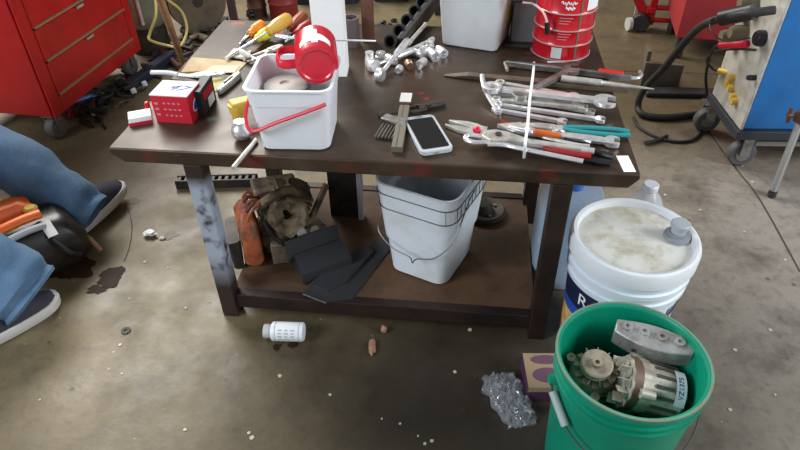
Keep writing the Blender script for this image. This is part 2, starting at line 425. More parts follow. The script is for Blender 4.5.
mb.tube(smoothpath([hp(.044, .015), hp(.070, .015), hp(.082, .026), hp(.082, .062), hp(.070, .075), hp(.044, .075)], 5), .005, 8, flat=2.2)
mb.build('mug_handle', REDP, m4)
rod = MB(); a = u(326, 41, T+.235)-u(326, 41, T+.235); 
A_, B_ = u(331, 40, T+.19), u(376, 41, T+.19)
rod.cyl((0, 0, 0), B_-A_, .0022)
tag(rod.build('white_rod', WPAPER, loc=A_), 'thin white rod sticking out to the right beside the red mug', 'rod')

# ---------------------------------------------------------------- tall white carton, post, pipe
t, yw, L_ = seg((317, 77), (347, 77), T)
o = MB().box((L_/2, .035, .16), (L_, .07, .32)).build('white_carton', WPAPER, loc=t, rotz=yw, smooth=False, bevel=.002)
tag(o, 'tall narrow white carton standing behind the milky tub', 'carton')
mb = MB(); mb.lathe([(.024, 0), (.026, .0), (.026, .088), (.026, .09), (.021, .09), (.021, .003), (0, .003)])
tag(mb.build('steel_pipe', mat('purple_grey_steel', (.13, .10, .10), .5, .4), loc=u(352, 45, T)), 'short grey steel pipe standing upright beside the white carton', 'pipe')
p = u(368, 42, T)
o = MB().box((0, .015, .12), (.035, .03, .24)).build('steel_post', BROWN, loc=p, rotz=YAW, smooth=False, bevel=.002)
tag(o, 'rust brown square post standing behind the socket heap', 'post')

# ---------------------------------------------------------------- red oil-filter box and neighbours
loc, yw, L_ = seg((157, 122), (191, 124), T)
bx = thing('parts_box', 'red and white parts box with a blue oval badge, on table left', 'box', loc, yw)
H_, W_, D_ = .077, L_+.006, .082
mb = MB(); mb.box((W_/2, D_/2, H_/2-.001), (W_, D_, H_-.002)); mb.build('carton', mat('red_card', (.62, .012, .03), .5), bx, smooth=False, bevel=.001)
MB().box((W_/2, D_/2, H_), (W_+.001, D_+.001, .0025)).build('lid', WPAPER, bx, smooth=False, label='white top flap')
INK = mat('blue_ink', (.03, .06, .38), .6)
text_mesh('handwriting', '47', .056, INK, bx, lambda c: Vector((W_*.62, D_*.5, H_+.0014)) + rotZ(-.25) @ Vector((c.x*.9+c.y*.3, c.y*.8, c.z)))
mb = MB(); n = 24
mb.prism([(.026*math.cos(2*PI*i/n), .015*math.sin(2*PI*i/n)) for i in range(n)], 0, .0008, Matrix.Translation((W_, D_*.52, H_*.52)) @ Matrix.Rotation(PI/2, 4, 'Y') @ Matrix.Rotation(PI/2+.5, 4, 'Z'))
mb.build('badge', WPAPER, bx)
mb = MB(); mb.prism([(.022*math.cos(2*PI*i/n), .0115*math.sin(2*PI*i/n)) for i in range(n)], 0, .0012, Matrix.Translation((W_, D_*.52, H_*.52)) @ Matrix.Rotation(PI/2, 4, 'Y') @ Matrix.Rotation(PI/2+.5, 4, 'Z'))
mb.build('badge', mat('badge_blue', (.03, .08, .42), .4), bx, label='blue centre of the badge')
mb = MB()
for r in range(3):
    for c in range(4):
        mb.box((W_*(.34+.13*c), -.0003, H_*(.72-.22*r)), (W_*(.06+.03*random.random()), .0008, .004))
    mb.box((W_*.12, -.0003, H_*(.70-.2*r)), (W_*.10, .0008, .006))
mb.build('faded_print', mat('pink_print', (.62, .25, .27), .6), bx, smooth=False)
loc, yw, L_ = seg((207, 115), (216, 101), T)
b2 = thing('parts_box', 'black and red parts box leaning against the red and white box', 'box', loc, yw)
MB().box((L_/2+.0, .014, .036), (L_+.02, .026, .070)).build('carton', mat('black_card', (.02, .03, .03), .5), b2, smooth=False, bevel=.001)
MB().box((L_/2, -.0, .050), (L_*.9, .0016, .020)).build('red_stripe', mat('red_card', (.6, .01, .03)), b2, smooth=False)
MB().box((L_*.62, -.001, .022), (L_*.55, .0016, .026)).build('white_label', WPAPER, b2, smooth=False)
loc, yw, L_ = seg((133, 124), (146, 122), T)
cs = thing('card_stack', 'small stack of white cards with a red edge left of the red box', 'cards', u(141, 121, T), .35)
MB().box((0, 0, .004), (.058, .04, .008)).build('bottom_cards', mat('red_card', (.6, .01, .03)), cs, smooth=False)
MB().box((0.001, 0.001, .0145), (.056, .042, .013)).build('top_cards', WPAPER, cs, smooth=False, bevel=.001)
o = MB().box((0, .006, .012), (.012, .012, .024)).build('plastic_stopper', REDP, loc=u(148, 111, T), smooth=True, bevel=.003)
tag(o, 'small red plastic stopper behind the stack of cards', 'stopper')

# papers, cardboard
def flat(name, pts, z, h, m, label, cat):
    P = [u(a, b, z) for a, b in pts]; c = sum(P, Vector())/len(P); mb = MB()
    mb.skin([mb.ring([p-c for p in P]), mb.ring([p-c+Vector((0, 0, h)) for p in P])])
    return tag(mb.build(name, m, loc=c, smooth=False), label, cat)
TAN = mat('tan_cardboard', (.52, .36, .18), .7, 0, (.62, .48, .28), 18, .8)
flat('cardboard_sheet', [(181, 73), (192, 58), (218, 60), (247, 63), (236, 74), (212, 71)], T+.0005, .003, TAN, 'tan cardboard sheet under the tools at the table left edge', 'cardboard')
flat('yellow_paper', [(208, 92), (213, 78), (232, 78), (226, 90)], T+.0005, .001, mat('yellow_paper', (.62, .55, .22), .7), 'pale yellow paper lying behind the black and red box', 'paper')
flat('paper_slip', [(205, 72), (212, 66), (240, 66), (234, 73)], T+.0038, .0015, mat('cream_paper', (.72, .60, .42), .7), 'cream paper slip on top of the tan cardboard', 'paper')
flat('white_card', [(616, 156), (628, 156), (636, 172), (624, 172)], T+.0004, .001, WPAPER, 'white card lying at the right end of the table near the corner', 'card')
flat('white_tag', [(547, 63), (569, 64), (572, 67), (549, 67)], T+.0004, .006, WPAPER, 'white tag lying in front of the red can', 'tag')
flat('notepad', [(228, 57), (234, 50), (252, 52), (247, 60)], T+.004, .006, mat('offwhite_paper', (.66, .62, .52), .7), 'small off-white notepad behind the tub on the cardboard', 'notepad')

# ---------------------------------------------------------------- hand tools: generic builders
def wrench_pts(L, wd, jaw):
    # open-jaw outline round the origin end, shank runs +X
    out = []
    R = jaw
    gap = R*.52; dep = -R*.15
    ang = math.asin(gap/R)
    out.append((dep, gap)); 
    out.append((-R*.85, gap))
    for i in range(9):
        a = PI-ang - (PI-ang-.35)*i/8
        out.append((R*math.cos(a), R*math.sin(a)))
    out.append((R*1.5, wd/2)); out.append((L, wd/2*.9)); out.append((L, -wd/2*.9)); out.append((R*1.5, -wd/2))
    for i in range(9):
        a = -.35 - (PI-ang-.35)*i/8
        out.append((R*math.cos(a), R*math.sin(a)))
    out.append((-R*.85, -gap)); out.append((dep, -gap))
    return out
def wrench(name, label, open_px, ring_px, z, wd, jaw, m, th=.006, group=None, tilt=0):
    wd *= 1.35; jaw *= 1.22; th *= 1.35
    loc, yw, L = seg(open_px, ring_px, z)
    t = thing(name, label, 'wrench', loc, yw, group)
    mb = MB(); mb.prism(wrench_pts(L-jaw*.9, wd, jaw), 0, th); mb.build('open_end', m, t, bevel=.0012)
    mb = MB(); rr = jaw*.85
    mb.lathe([(rr*.55, 0), (rr, 0), (rr, th*1.25), (rr*.55, th*1.25)], c=(L, 0, -th*.0), n=24, closed=True)
    mb.build('ring_end', m, t, bevel=.001)
    return t
def pliers(name, label, tip_px, end_px, z, m_head, m_grip, open_=.012, grip_r=.0075, group=None, jaw=.25, gripf=.45, hs=1.0):
    loc, yw, L = seg(tip_px, end_px, z)
    t = thing(name, label, 'pliers', loc, yw, group)
    r = grip_r
    for s in (-1, 1):
        mb = MB(); xj = L*jaw
        mb.prism([(q0, q1*hs) for q0, q1 in ((0, s*(.001+.004*(hs > 1))), (0, s*.007), (xj*.6, s*.013), (xj, s*.013), (xj*1.25, s*.010), (xj*1.7, s*(.006+open_/hs)), (xj*1.7, s*(-.003+open_/hs)), (xj*1.25, -s*.003), (xj*.9, s*.001))], .0+(s < 0)*.0005, .009+(s < 0)*.0005)
        mb.build('jaw', m_head, t, bevel=.001)
        mb = MB(); gx = L*(1-gripf)
        mb.tube(smoothpath([(xj*1.5, s*(open_+.001), r*.9), (gx*.9, s*(open_+.007), r*.9), (L*.85, s*(open_+.010), r), (L, s*(open_+.004), r)], 4), r, 8, flat=.8,)
        mb.build('handle', m_grip, t)
    MB().cyl((L*jaw*1.1, 0, 0), (L*jaw*1.1, 0, .012), .007, n=16).build('pivot', m_head, t)
    return t
def screwdriver(name, label, tip, end, z, m_handle, frac=.4, r=.011, sr=.003, group=None, cat='screwdriver', z2=None):
    A = u(*tip, z+sr); B = u(*end, (z if z2 is None else z2)+r); d = B-A; L = d.length
    t = thing(name, label, cat, A)
    t.rotation_euler = frame_to(d).to_euler()
    MB().lathe([(.0006, 0), (sr*1.2, .002), (sr, .01), (sr, L*(1-frac)), ], n=12).build('shaft', CHROME, t)
    h0 = L*(1-frac)
    mb = MB(); n = 24; prof = [(r*.55, h0), (r*.75, h0+.006), (r*.7, h0+.014), (r, h0+L*frac*.4), (r, L-.012), (r*.85, L-.003), (r*.4, L)]
    rr = []
    for q, zz in prof:
        rr.append(mb.ring([Vector((q*(1+.06*(k % 2))*math.cos(2*PI*k/n), q*(1+.06*(k % 2))*math.sin(2*PI*k/n), zz)) for k in range(n)]))
    mb.skin(rr); mb.build('handle', m_handle, t)
    return t
G = 'combination wrenches in the tied bundle'
TS = T+.0005
wrench('combination_wrench', 'large combination wrench on top of the bundle with a wide bright open jaw', (605, 103), (492, 90), TS+.024, .015, .025, CHROME, .008, G)
wrench('combination_wrench', 'medium worn wrench just below the wide-jawed wrench in the bundle', (578, 103), (491, 95), TS+.010, .012, .014, SATIN, .007, G)
wrench('combination_wrench', 'worn wrench at the back of the bundle with its jaw hidden', (573, 98), (500, 85), TS+.010, .012, .013, SATIN, .007, G)
wrench('combination_wrench', 'slim wrench in the middle of the bundle', (583, 109), (496, 101), TS+.009, .010, .012, SATIN, .006, G)
wrench('combination_wrench', 'slim wrench whose small open jaw points right at the front of the bundle', (600, 121), (498, 106), TS+.004, .009, .0115, CHROME, .006, G)
wrench('combination_wrench', 'shortest wrench at the front edge of the bundle', (562, 123), (496, 111), TS+.001, .009, .011, CHROME, .006, G)
wrench('combination_wrench', 'lowest wrench under the middle of the bundle', (590, 113), (500, 97), TS+.001, .010, .012, SATIN, .006, G)
# curved box wrench across the left end
A = [u(482, 75, T+.030), u(484, 86, T+.028), u(489, 97, T+.018), u(497, 110, T+.006)]
t = thing('box_end_wrench', 'curved chrome box-end wrench across the left end of the bundle', 'wrench', A[0])
MB().tube([p-A[0] for p in smoothpath(A, 6)], .007, 10, flat=.6).build('shank', CHROME, t)
MB().lathe([(.006, 0), (.011, 0), (.011, .008), (.006, .008)], c=A[-1]-A[0]+Vector((.002, -.006, -.005)), n=20, closed=True).build('ring_end', CHROME, t)
# adjustable open wrench pointing up-right
wrench('open_end_wrench', 'dark grey wrench pointing up to the right behind the bundle with a wide jaw', (570, 72), (520, 98), TS+.016, .014, .021, STEEL, .008)
# cable tie
P = smoothpath([u(534, 62, T+.005), u(533, 75, T+.040), u(530, 98, T+.052), u(528, 122, T+.040), u(525.5, 142, T+.052), u(524, 158, T+.005)], 8)
P0 = P[0]; mb = MB(); mb.tube([p-P0 for p in P], .0035, 6, flat=.45)
mb.box(P[-14]-P0+Vector((0, 0, .002)), (.010, .008, .006))
tag(mb.build('cable_tie', WPAPER, loc=P0), 'white cable tie running across the wrenches and the pliers', 'cable tie')

# long bars behind the bundle
loc, yw, L_ = seg((444, 76), (628, 92), T)
t = thing('pry_bar', 'long rusty flat bar with a bent tip lying behind the wrenches', 'pry bar', loc, yw)
TB = mat('brown_bar_steel', (.20, .15, .11), .5, .5, (.09, .06, .045), 15, .7)
mb = MB(); mb.skin([mb.ring([(x, -wd, z0), (x, wd, z0), (x, wd, z0+h), (x, -wd, z0+h)]) for x, wd, z0, h in ((0, .004, .001, .003), (.03, .011, .001, .006), (.07, .013, .004, .01), (.11, .013, .001, .012), (L_, .013, .001, .012))])
mb.build('bar', TB, t, smooth=False, bevel=.001)
loc, yw, L_ = seg((630, 82), (505, 67), T)
t = thing('hacksaw', 'hacksaw with a red end lying behind the long bar', 'hacksaw', loc, yw)
mb = MB(); mb.box((L_*.5, 0, .012), (L_, .012, .018)); mb.build('frame', STEEL, t, bevel=.002)
MB().box((L_*.16, -.004, .014), (L_*.20, .018, .024)).build('grip', mat('red_grip', (.62, .03, .02), .5), t, bevel=.004, label='red grip')
MB().tube(smoothpath([(0.0, 0, .012), (-.02, -.008, .012), (-.028, -.03, .012), (-.022, -.05, .012)], 4), .005, 8).build('bow', CHROME, t)
loc, yw, L_ = seg((652, 97), (560, 86), T)
t = thing('punch_bar', 'long tapered steel punch overhanging the right edge of the table', 'punch', loc+Vector((0, 0, .0235)), yw)
mb = MB(); mb.lathe([(.001, 0), (.003, .02), (.0055, .08), (.007, L_*.55), (.009, L_*.56), (.009, L_)], c=(0, 0, 0), axis=(1, 0, 0), n=16); mb.build('shaft', SATIN, t)
loc, yw, L_ = seg((505, 68), (575, 64), T)
t = thing('tee_handle_tool', 'old tee-handled rod lying behind the pry bar', 'tool', u(506, 66, T+.008), seg((506, 68), (575, 67), T)[1])
MB().cyl((0, 0, 0), (.21, 0, 0), .006).build('shaft', TB, t)
MB().cyl((0, -.028, 0), (0, .022, 0), .005).build('tee', SATIN, t)
MB().cyl((.12, 0, 0), (.21, 0, 0), .0085).build('sleeve', BROWN, t)

# bundle of pliers
pliers('teal_pliers', 'long pliers with teal grips at the back of the pliers pile', (524, 127), (629, 136), TS+.003, SATIN, mat('teal_grip', (.02, .24, .25), .45), .004, .007, gripf=.4)
screwdriver('screwdriver', 'screwdriver with an orange handle and chrome shaft in the pliers pile', (612, 143), (533, 132), TS+.016, mat('burnt_orange', (.62, .13, .02), .45), .36, .0085)
t = wrench('adjustable_wrench', 'chrome adjustable wrench with its jaw turned right in the pliers pile', (612, 144), (558, 137), TS+.003, .013, .016, CHROME, .009)
t['category'] = 'wrench'
pliers('black_pliers', 'slip-joint pliers with black handles at the front of the pliers pile', (447, 125), (611, 163), TS, SATIN, BLACK, .011, .0085, jaw=.17, gripf=.25, hs=2.0)
# locking pliers
loc, yw, L_ = seg((468, 139), (592, 153), T+.018)
t = thing('locking_pliers', 'large locking pliers with a red adjusting knob on top of the pile', 'pliers', loc, yw)
mb = MB(); mb.tube(smoothpath([(.055, -.012, .006), (.02, -.022, .006), (-.004, -.012, .006), (.0, .008, .006), (.03, .008, .006)], 5), .006, 8)
mb.build('jaw', CHROME, t)
mb = MB(); mb.prism([(.03, .0), (.035, .028), (.06, .038), (.09, .034), (.14, .012), (L_-.02, .004), (L_-.02, -.008), (.14, -.006), (.10, -.004), (.06, -.014)], 0, .014)
mb.build('body', SATIN, t, bevel=.003)
MB().cyl((.07, .012, 0), (.07, .012, .018), .008, n=16).build('rivet', DARKM, t)
MB().lathe([(.0, 0), (.009, .001), (.011, .005), (.009, .014), (.0, .016)], c=(.012, .022, .008), axis=(.5, .5, .3), n=10).build('adjusting_knob', REDP, t, label='red knob')
MB().cyl((L_-.025, -.002, .007), (L_+.004, -.004, .007), .008).build('end_screw', CHROME, t)
mb = MB(); mb.tube(smoothpath([(.05, -.024, .006), (.09, -.022, .008), (.13, -.030, .008), (L_-.02, -.050, .006)], 6), .0065, 8, flat=.8)
mb.build('lever', CHROME, t)
loc, yw, L_ = seg((543, 150), (590, 158), T+.014)
t = thing('red_handled_snips', 'tool with a dark red grip lying under the locking pliers', 'snips', loc, yw)
MB().tube(smoothpath([(0, 0, .005), (.04, -.004, .006), (.09, -.004, .006), (L_, .0, .006)], 4), .0075, 8).build('handle', mat('dark_red_grip', (.30, .012, .012), .4), t)
MB().prism([(-.09, .004), (-.05, .014), (.0, .006), (0, -.006), (-.05, -.010), (-.09, -.002)], .001, .009).build('blade', STEEL, t, bevel=.001)

t = pliers('chrome_pliers', 'chrome pliers crossing under the cable tie between the orange handle and the locking pliers', (508, 129), (590, 146), TS+.012, CHROME, SATIN, .006, .0055, jaw=.30)
flat('steel_shim', [(497, 128), (520, 126), (535, 133), (512, 136)], TS+.004, .012, SATIN, 'worn steel block lying behind the red adjusting knob', 'steel block')
# ---------------------------------------------------------------- phone, hex keys, feeler gauge, pliers
loc, yw, L_ = seg((420, 157), (455, 153), T)
A = u(404, 122, T); B = u(432, 119, T); C_ = u(455, 152, T); E_ = u(420, 158, T)
cc = (A+B+C_+E_)/4; dirl = ((A+B)-(C_+E_))/2; Lp = dirl.length; Wp = ((B-A).length+(C_-E_).length)/2
t = thing('smartphone', 'black smartphone in a pale grey case lying near the front edge', 'phone', cc, math.atan2(dirl.y, dirl.x)-PI/2)
mb = MB(); mb.loft([(0, Wp-.006, Lp-.006, .012), (.003, Wp, Lp, .014), (.012, Wp, Lp, .014), (.014, Wp-.004, Lp-.004, .012), (.014, Wp-.010, Lp-.010, .009), (.012, Wp-.011, Lp-.011, .009)])
mb.build('case', mat('pale_case', (.55, .57, .60), .3), t)
mb = MB(); mb.loft([(  .0121, Wp-.016, Lp-.028, .006), (.0132, Wp-.014, Lp-.026, .006)]); mb.build('screen', mat('phone_glass', (.008, .008, .008), .65), t)
mb = MB(); mb.box((0, Lp*.5-.007, .0145), (.016, .0022, .0006)); mb.build('speaker_slot', BLACK, t, smooth=False)
MB().box((-.004, -Lp*.5+.0005, .007), (.014, .002, .005)).build('charge_port', CHROME, t, smooth=False)
loc, yw, L_ = seg((374, 140), (401, 143), T)
hk = thing('hex_key_set', 'folding hex key set with a row of keys beside the phone', 'hex keys', u(374, 138, T), seg((374, 138), (397, 141), T)[1])
MB().box((.032, .072, .011), (.066, .030, .018), rotZ(-.25)).build('holder', STEEL, hk, bevel=.003)
for i in range(7):
    mb = MB(); x = .004+.0085*i; mb.cyl((x, -.006+.004*i*.2, .006), (x+.003, .066, .009), .0030+.0003*(i % 3), n=6); mb.build('key', mat('blued_steel', (.13, .12, .10), .5, .5), hk)
MB().tube([(.0, .085, .006), (-.022, .105, .006), (-.010, .125, .006)], .0026, 6).build('key', DARKM, hk)
MB().tube(smoothpath([(.020, .095, .020), (.03, .115, .014), (.055, .115, .010), (.085, .092, .010), (.07, .082, .012)], 4), .0026, 6).build('key', DARKM, hk)
loc, yw, L_ = seg((397, 153), (407, 99), T)
fg = thing('feeler_gauge', 'long narrow steel feeler gauge between the hex keys and the phone', 'gauge', loc, yw)
MB().box((L_*.38, 0, .009), (L_*.76, .026, .016)).build('blades', mat('dull_brass_steel', (.22, .20, .15), .5, .5), fg, smooth=False, bevel=.001)
MB().box((L_*.38, .002, .0172), (L_*.74, .0015, .0004)).build('blade_seam', DARKM, fg, smooth=False)
MB().box((L_*.88, 0, .0215), (L_*.18, .030, .002)).build('tag', WPAPER, fg, smooth=False, label='white tag')
pliers('small_pliers', 'dark slim pliers lying behind the phone', (445, 105), (404, 112), TS+.002, DARKM, DARKM, .005, .005, jaw=.38)

# ---------------------------------------------------------------- socket heap
def ratchet(name, label, a, b, z, zb, r=.0078, head=.021, ext=False):
    A = u(*a, z+.01); B = u(*b, zb+.01); d = B-A; L = d.length
    t = thing(name, label, 'ratchet', A); t.rotation_euler = frame_to(d).to_euler()
    MB().lathe([(r*.6, .01), (r*.8, .03), (r*.8, L*.55), (r*1.45, L*.58), (r*1.5, L*.95), (r, L)], n=16).build('handle', CHROME, t)
    MB().lathe([(.0, -.011), (head*.8, -.011), (head, -.006), (head, .008), (head*.7, .012), (0, .012)], axis=(1, 0, 0), n=20).build('head', CHROME, t)
    return t
ratchet('ratchet', 'chrome ratchet reaching diagonally across the socket heap, head nearest the front', (380, 75), (408, 40), T+.004, T+.030)
ratchet('ratchet', 'chrome ratchet with its head at the left of the socket heap', (374, 66), (413, 50), T+.004, T+.016, .007, .020)
t = thing('extension_bar', 'worn socket extension bar pointing up to the back from the heap', 'extension bar', u(407, 45, T+.03)); d = u(426, 24, T+.04)-u(407, 45, T+.03)
t.rotation_euler = frame_to(d).to_euler()
MB().lathe([(.008, 0), (.008, .03), (.006, .034), (.006, d.length-.008), (.009, d.length-.006), (.007, d.length)], n=16).build('shaft', SATIN, t)
t = thing('extension_bar', 'shorter extension bar lying right of the long one in the heap', 'extension bar', u(405, 52, T+.022)); d = u(433, 39, T+.016)-u(405, 52, T+.022)
t.rotation_euler = frame_to(d).to_euler()
MB().lathe([(.007, 0), (.007, .02), (.0055, .024), (.0055, d.length-.02), (.008, d.length-.018), (.008, d.length)], n=16).build('shaft', SATIN, t)
def socket(a, z, axis, r, h, label, m=CHROME):
    r *= 1.25; h *= 1.12
    mb = MB(); mb.lathe([(r*.62, h*.35), (r*.62, 0), (r, 0), (r, h*.6), (r*.88, h*.65), (r*.88, h), (r*.45, h), (r*.45, h*.8), (.0, h*.8)], axis=axis if axis != (0, 0, 1) else (0, 0, 1), n=20)
    return tag(mb.build('socket', m, loc=u(*a, z)), label, 'socket', 'sockets in the heap')
socket((370, 67), T+.001, (0, 0, 1), .0115, .042, 'tall upright socket at the left of the heap')
socket((381, 60), T+.001, (0, 0, 1), .014, .022, 'squat socket standing right of the tall upright one')
socket((388, 58), T+.014, (.6, -.7, .0), .012, .026, 'socket lying with its mouth toward the front, next to the squat one')
socket((436, 57), T+.013, (-.35, .9, .0), .0125, .040, 'deep socket at the right of the heap, mouth forward, left of a pair')
socket((444, 54), T+.012, (-.35, .9, .0), .0115, .036, 'right hand socket of the pair with square holes')
socket((423, 57), T+.001, (0, 0, 1), .011, .03, 'upright socket in the middle right of the heap')
socket((419, 65), T+.011, (.5, .8, .0), .010, .030, 'small socket lying at the front of the heap')
socket((408, 63), T+.011, (.2, -.9, .0), .010, .022, 'small coppery socket lying in the middle front of the heap', mat('coppery', (.5, .3, .2), .3, .8))
socket((397, 62), T+.011, (-.9, .3, .0), .009, .024, 'small socket lying under the long ratchet')
socket((430, 50), T+.001, (0, 0, 1), .011, .026, 'upright socket just behind the pair with square holes')
socket((413, 52), T+.012, (.8, -.5, .0), .0105, .028, 'socket lying between the two ratchet handles')
socket((400, 68), T+.011, (-.3, -.9, .0), .009, .020, 'smallest socket at the front of the heap, left of the coppery one')
# black manifold
MAN = mat('black_cast_iron', (.016, .015, .015), .55, .2, (.04, .03, .025), 20, .6, bump=.4)
A = u(398, 42, T+.026); B = u(432, -2, T+.026); d = (B-A); L_ = d.length
t = thing('exhaust_manifold', 'black cast manifold with a row of round ports at the back of the table', 'manifold', A, math.atan2(d.y, d.x))
MB().box((L_/2+.03, -.012, -.006), (L_+.10, .035, .050)).build('manifold_body', MAN, t, bevel=.01)
for i in range(6):
    x = .005+i*L_/4.6
    mb = MB(); mb.lathe([(.016, 0), (.016, .036), (.021, .040), (.021, .048), (.0155, .048), (.014, .01), (0, .01)], c=(x, .005, .0), axis=(-.75, .15, .25), n=24)
    mb.build('port', MAN, t)
t['label'] = 'black cast manifold with a row of round ports at the back of the table'

# ---------------------------------------------------------------- translucent bin, sheet metal box, red can
loc, yw, L_ = seg((443, 46), (499, 52), T)
FROST = mat('frosted_plastic', (.80, .82, .80), .4, 0, (.66, .66, .66), 9, .5, trans=.15)
t = thing('storage_bin', 'frosted translucent plastic storage bin at the back of the table', 'bin', loc+rotZ(yw) @ Vector((L_/2, .085, 0)), yw-.10)
mb = MB(); mb.loft([(0, L_-.01, .16, .015), (.004, L_, .172, .018), (.19, L_+.03, .20, .022), (.194, L_+.045, .215, .022), (.2, L_+.045, .215, .022), (.2, L_+.03, .2, .02), (.19, L_+.024, .194, .018), (.008, L_-.006, .166, .016), (.007, L_-.016, .154, .014)])
mb.build('bin_body', FROST, t)
MB().box((L_/2+.0085, .00, .095), (.0012, .05, .055), rotY(.08)).build('sticker', mat('lime_sticker', (.62, .62, .10), .5), t, smooth=False, label='yellow-green sticker')
t = thing('sheet_metal_box', 'plain grey sheet metal box between the frosted bin and the red can', 'box', u(520, 46, T), YAW)
GS = mat('grey_sheet', (.17, .18, .18), .5, .2, (.12, .12, .12), 14, .6)
MB().box((.010, .055, .10), (.080, .09, .196)).build('box_body', GS, t, smooth=False, bevel=.003)
mb = MB(); mb.box((0, -.005, .006), (.095, .03, .01)); mb.build('flange', DARKM, t, smooth=False, bevel=.002)
mb = MB(); 
for x in (-.035, -.01, .015, .035): mb.box((x, -.008, .0115), (.012, .007, .001))
mb.build('slot', BLACK, t, smooth=False)
CR = .086
cc = u(566, 62, T)+Vector((0, CR+.001, 0))
t = thing('gas_can', 'red cylindrical metal can with silver hoops at the back right of table', 'can', cc, 0)
CREd = mat('can_red', (.62, .008, .02), .28, .1, (.50, .005, .012), 8, .6, coat=.5)
pr = [(0, 0), (CR-.004, 0), (CR, .003)]
for z in (.048, .093, .142): pr += [(CR, z-.005), (CR+.003, z), (CR, z+.005)]
pr += [(CR, .235), (CR+.003, .24), (CR-.003, .245), (.02, .262), (.02, .275), (0, .275)]
MB().lathe(pr, n=56).build('can_body', CREd, t)
SIL = mat('silver_trim', (.75, .66, .62), .35, .6)
for z in (.003, .048, .093, .142):
    MB().lathe([(CR+.0015, z-.002), (CR+.0042, z-.001), (CR+.0042, z+.001), (CR+.0015, z+.002)], n=56, closed=True).build('hoop', SIL, t)
band(MB(), CR, CR, .004, .235, -1.34, -1.26, 3, .0012).build('seam', mat('tarnished_seam', (.28, .17, .12), .4, .6), t)
band(MB(), CR, CR, .010, .043, -2.12, -1.78, 6, .0035).build('label_patch', mat('grey_label', (.60, .62, .60), .5), t)
band(MB(), CR, CR, .150, .195, -1.10, -.45, 10, .0015).build('label_patch', WPAPER, t)
def can_text(s, size, a0, z0, m):
    def M(c): a = a0+c.x/CR; return Vector(((CR+.0012+c.z)*math.cos(a), (CR+.0012+c.z)*math.sin(a), z0+c.y+c.x*.08))
    return M
mb = MB()
for (a0, a1, z) in ((-2.0, -1.5, .174), (-1.85, -1.55, .160)):
    P = []
    for i in range(40):
        f = i/39; a = a0+(a1-a0)*f
        P.append(((CR+.002)*math.cos(a), (CR+.002)*math.sin(a), z+.004*math.sin(f*34)+.002*math.sin(f*17)))
    mb.tube(P, .0013, 5)
mb.build('script_lettering', WPAPER, t, label='white script lettering, too blurred to read')
mb = MB()
for k, z in enumerate((.130, .122, .114, .083, .075, .067)):
    band(mb, CR, CR, z, z+.002, -2.0, -1.55-.06*(k % 3), 6, .001)
mb.build('fine_print', mat('pink_print', (.62, .25, .27), .6), t)
P = [u(500, -14, T+.20), u(519, 1, T+.17), u(533, 4, T+.155), u(543, 12, T+.145), u(547, 22, T+.125), u(548, 30, T+.10)]
t = thing('air_hose', 'pale pink thin hose with a black fitting hanging in front of the red can', 'hose', P[0])
MB().tube([p-P[0] for p in smoothpath(P, 6)], .0032, 8).build('tube', mat('pink_hose', (.72, .50, .46), .4), t)
MB().cyl(P[-2]-P[0], P[-1]-P[0]+Vector((0, 0, -.01)), .007, .008, n=12).build('fitting', BLACK, t)
MB().cyl(P[1]-P[0]+Vector((-.015, 0, .004)), P[1]-P[0]+Vector((.01, 0, 0)), .006, n=12).build('fitting', BLACK, t)

# ---------------------------------------------------------------- tools at back left of table
screwdriver('screwdriver', 'long shaft screwdriver with a clear yellow handle behind the tub', (226, 59), (271, 30), T+.004, mat('clear_yellow', (.80, .72, .05), .25), .34, .018, .006, z2=T+.012)
screwdriver('screwdriver', 'screwdriver with a bright orange handle at the back left of the table', (243, 40), (264, 24), T+.004, mat('clear_orange', (.9, .28, .02), .25), .70, .020, z2=T+.014)
screwdriver('screwdriver', 'thick screwdriver with a white and amber handle pointing to the back', (252, 42), (289, 18), T+.028, mat('amber_handle', (.72, .42, .08), .3), .60, .021, z2=T+.026)
screwdriver('screwdriver', 'screwdriver with a brick red handle, left of two behind the tub', (280, 38), (304, 15), T+.010, mat('brick_handle', (.42, .10, .05), .45), .62, .018)
screwdriver('screwdriver', 'screwdriver with a dark red handle beside the white carton', (285, 42), (312, 24), T+.010, mat('dark_red_grip', (.30, .012, .012), .4), .62, .020)
screwdriver('nut_driver', 'small chrome nut driver at the far left of the handle cluster', (240, 44), (250, 30), T+.002, BLACK, .4, .007, cat='nut driver')
loc, yw, L_ = seg((276, 36), (301, 40), T+.045)
o = MB().prism([(0, -.010), (.02, -.016), (.06, -.014), (.085, -.002), (.085, .004), (.02, .008), (0, .004)], 0, .005).build('putty_knife_blade', mat('bluish_blade', (.5, .55, .66), .25, .9), loc=loc, rotz=yw, bevel=.001)
tag(o, 'bluish steel blade lying over the screwdriver handles', 'blade')
# adjustable wrench with grey handle, at left
loc, yw, L_ = seg((152, 75), (232, 77), T+.006)
t = thing('adjustable_pliers', 'grey handled slip-joint pliers lying behind the red box', 'pliers', loc, yw)
MB().tube(smoothpath([(0, 0, .008), (.05, -.001, .009), (.085, -.01, .008)], 5), .009, 10, flat=.7).build('handle', mat('light_grey_grip', (.50, .51, .52), .5), t)
MB().tube(smoothpath([(.08, -.008, .007), (.13, -.016, .007), (.17, -.014, .007), (.20, .0, .007), (.215, .018, .007)], 5), .007, 8, flat=.8).build('jaw_arm', STEEL, t)
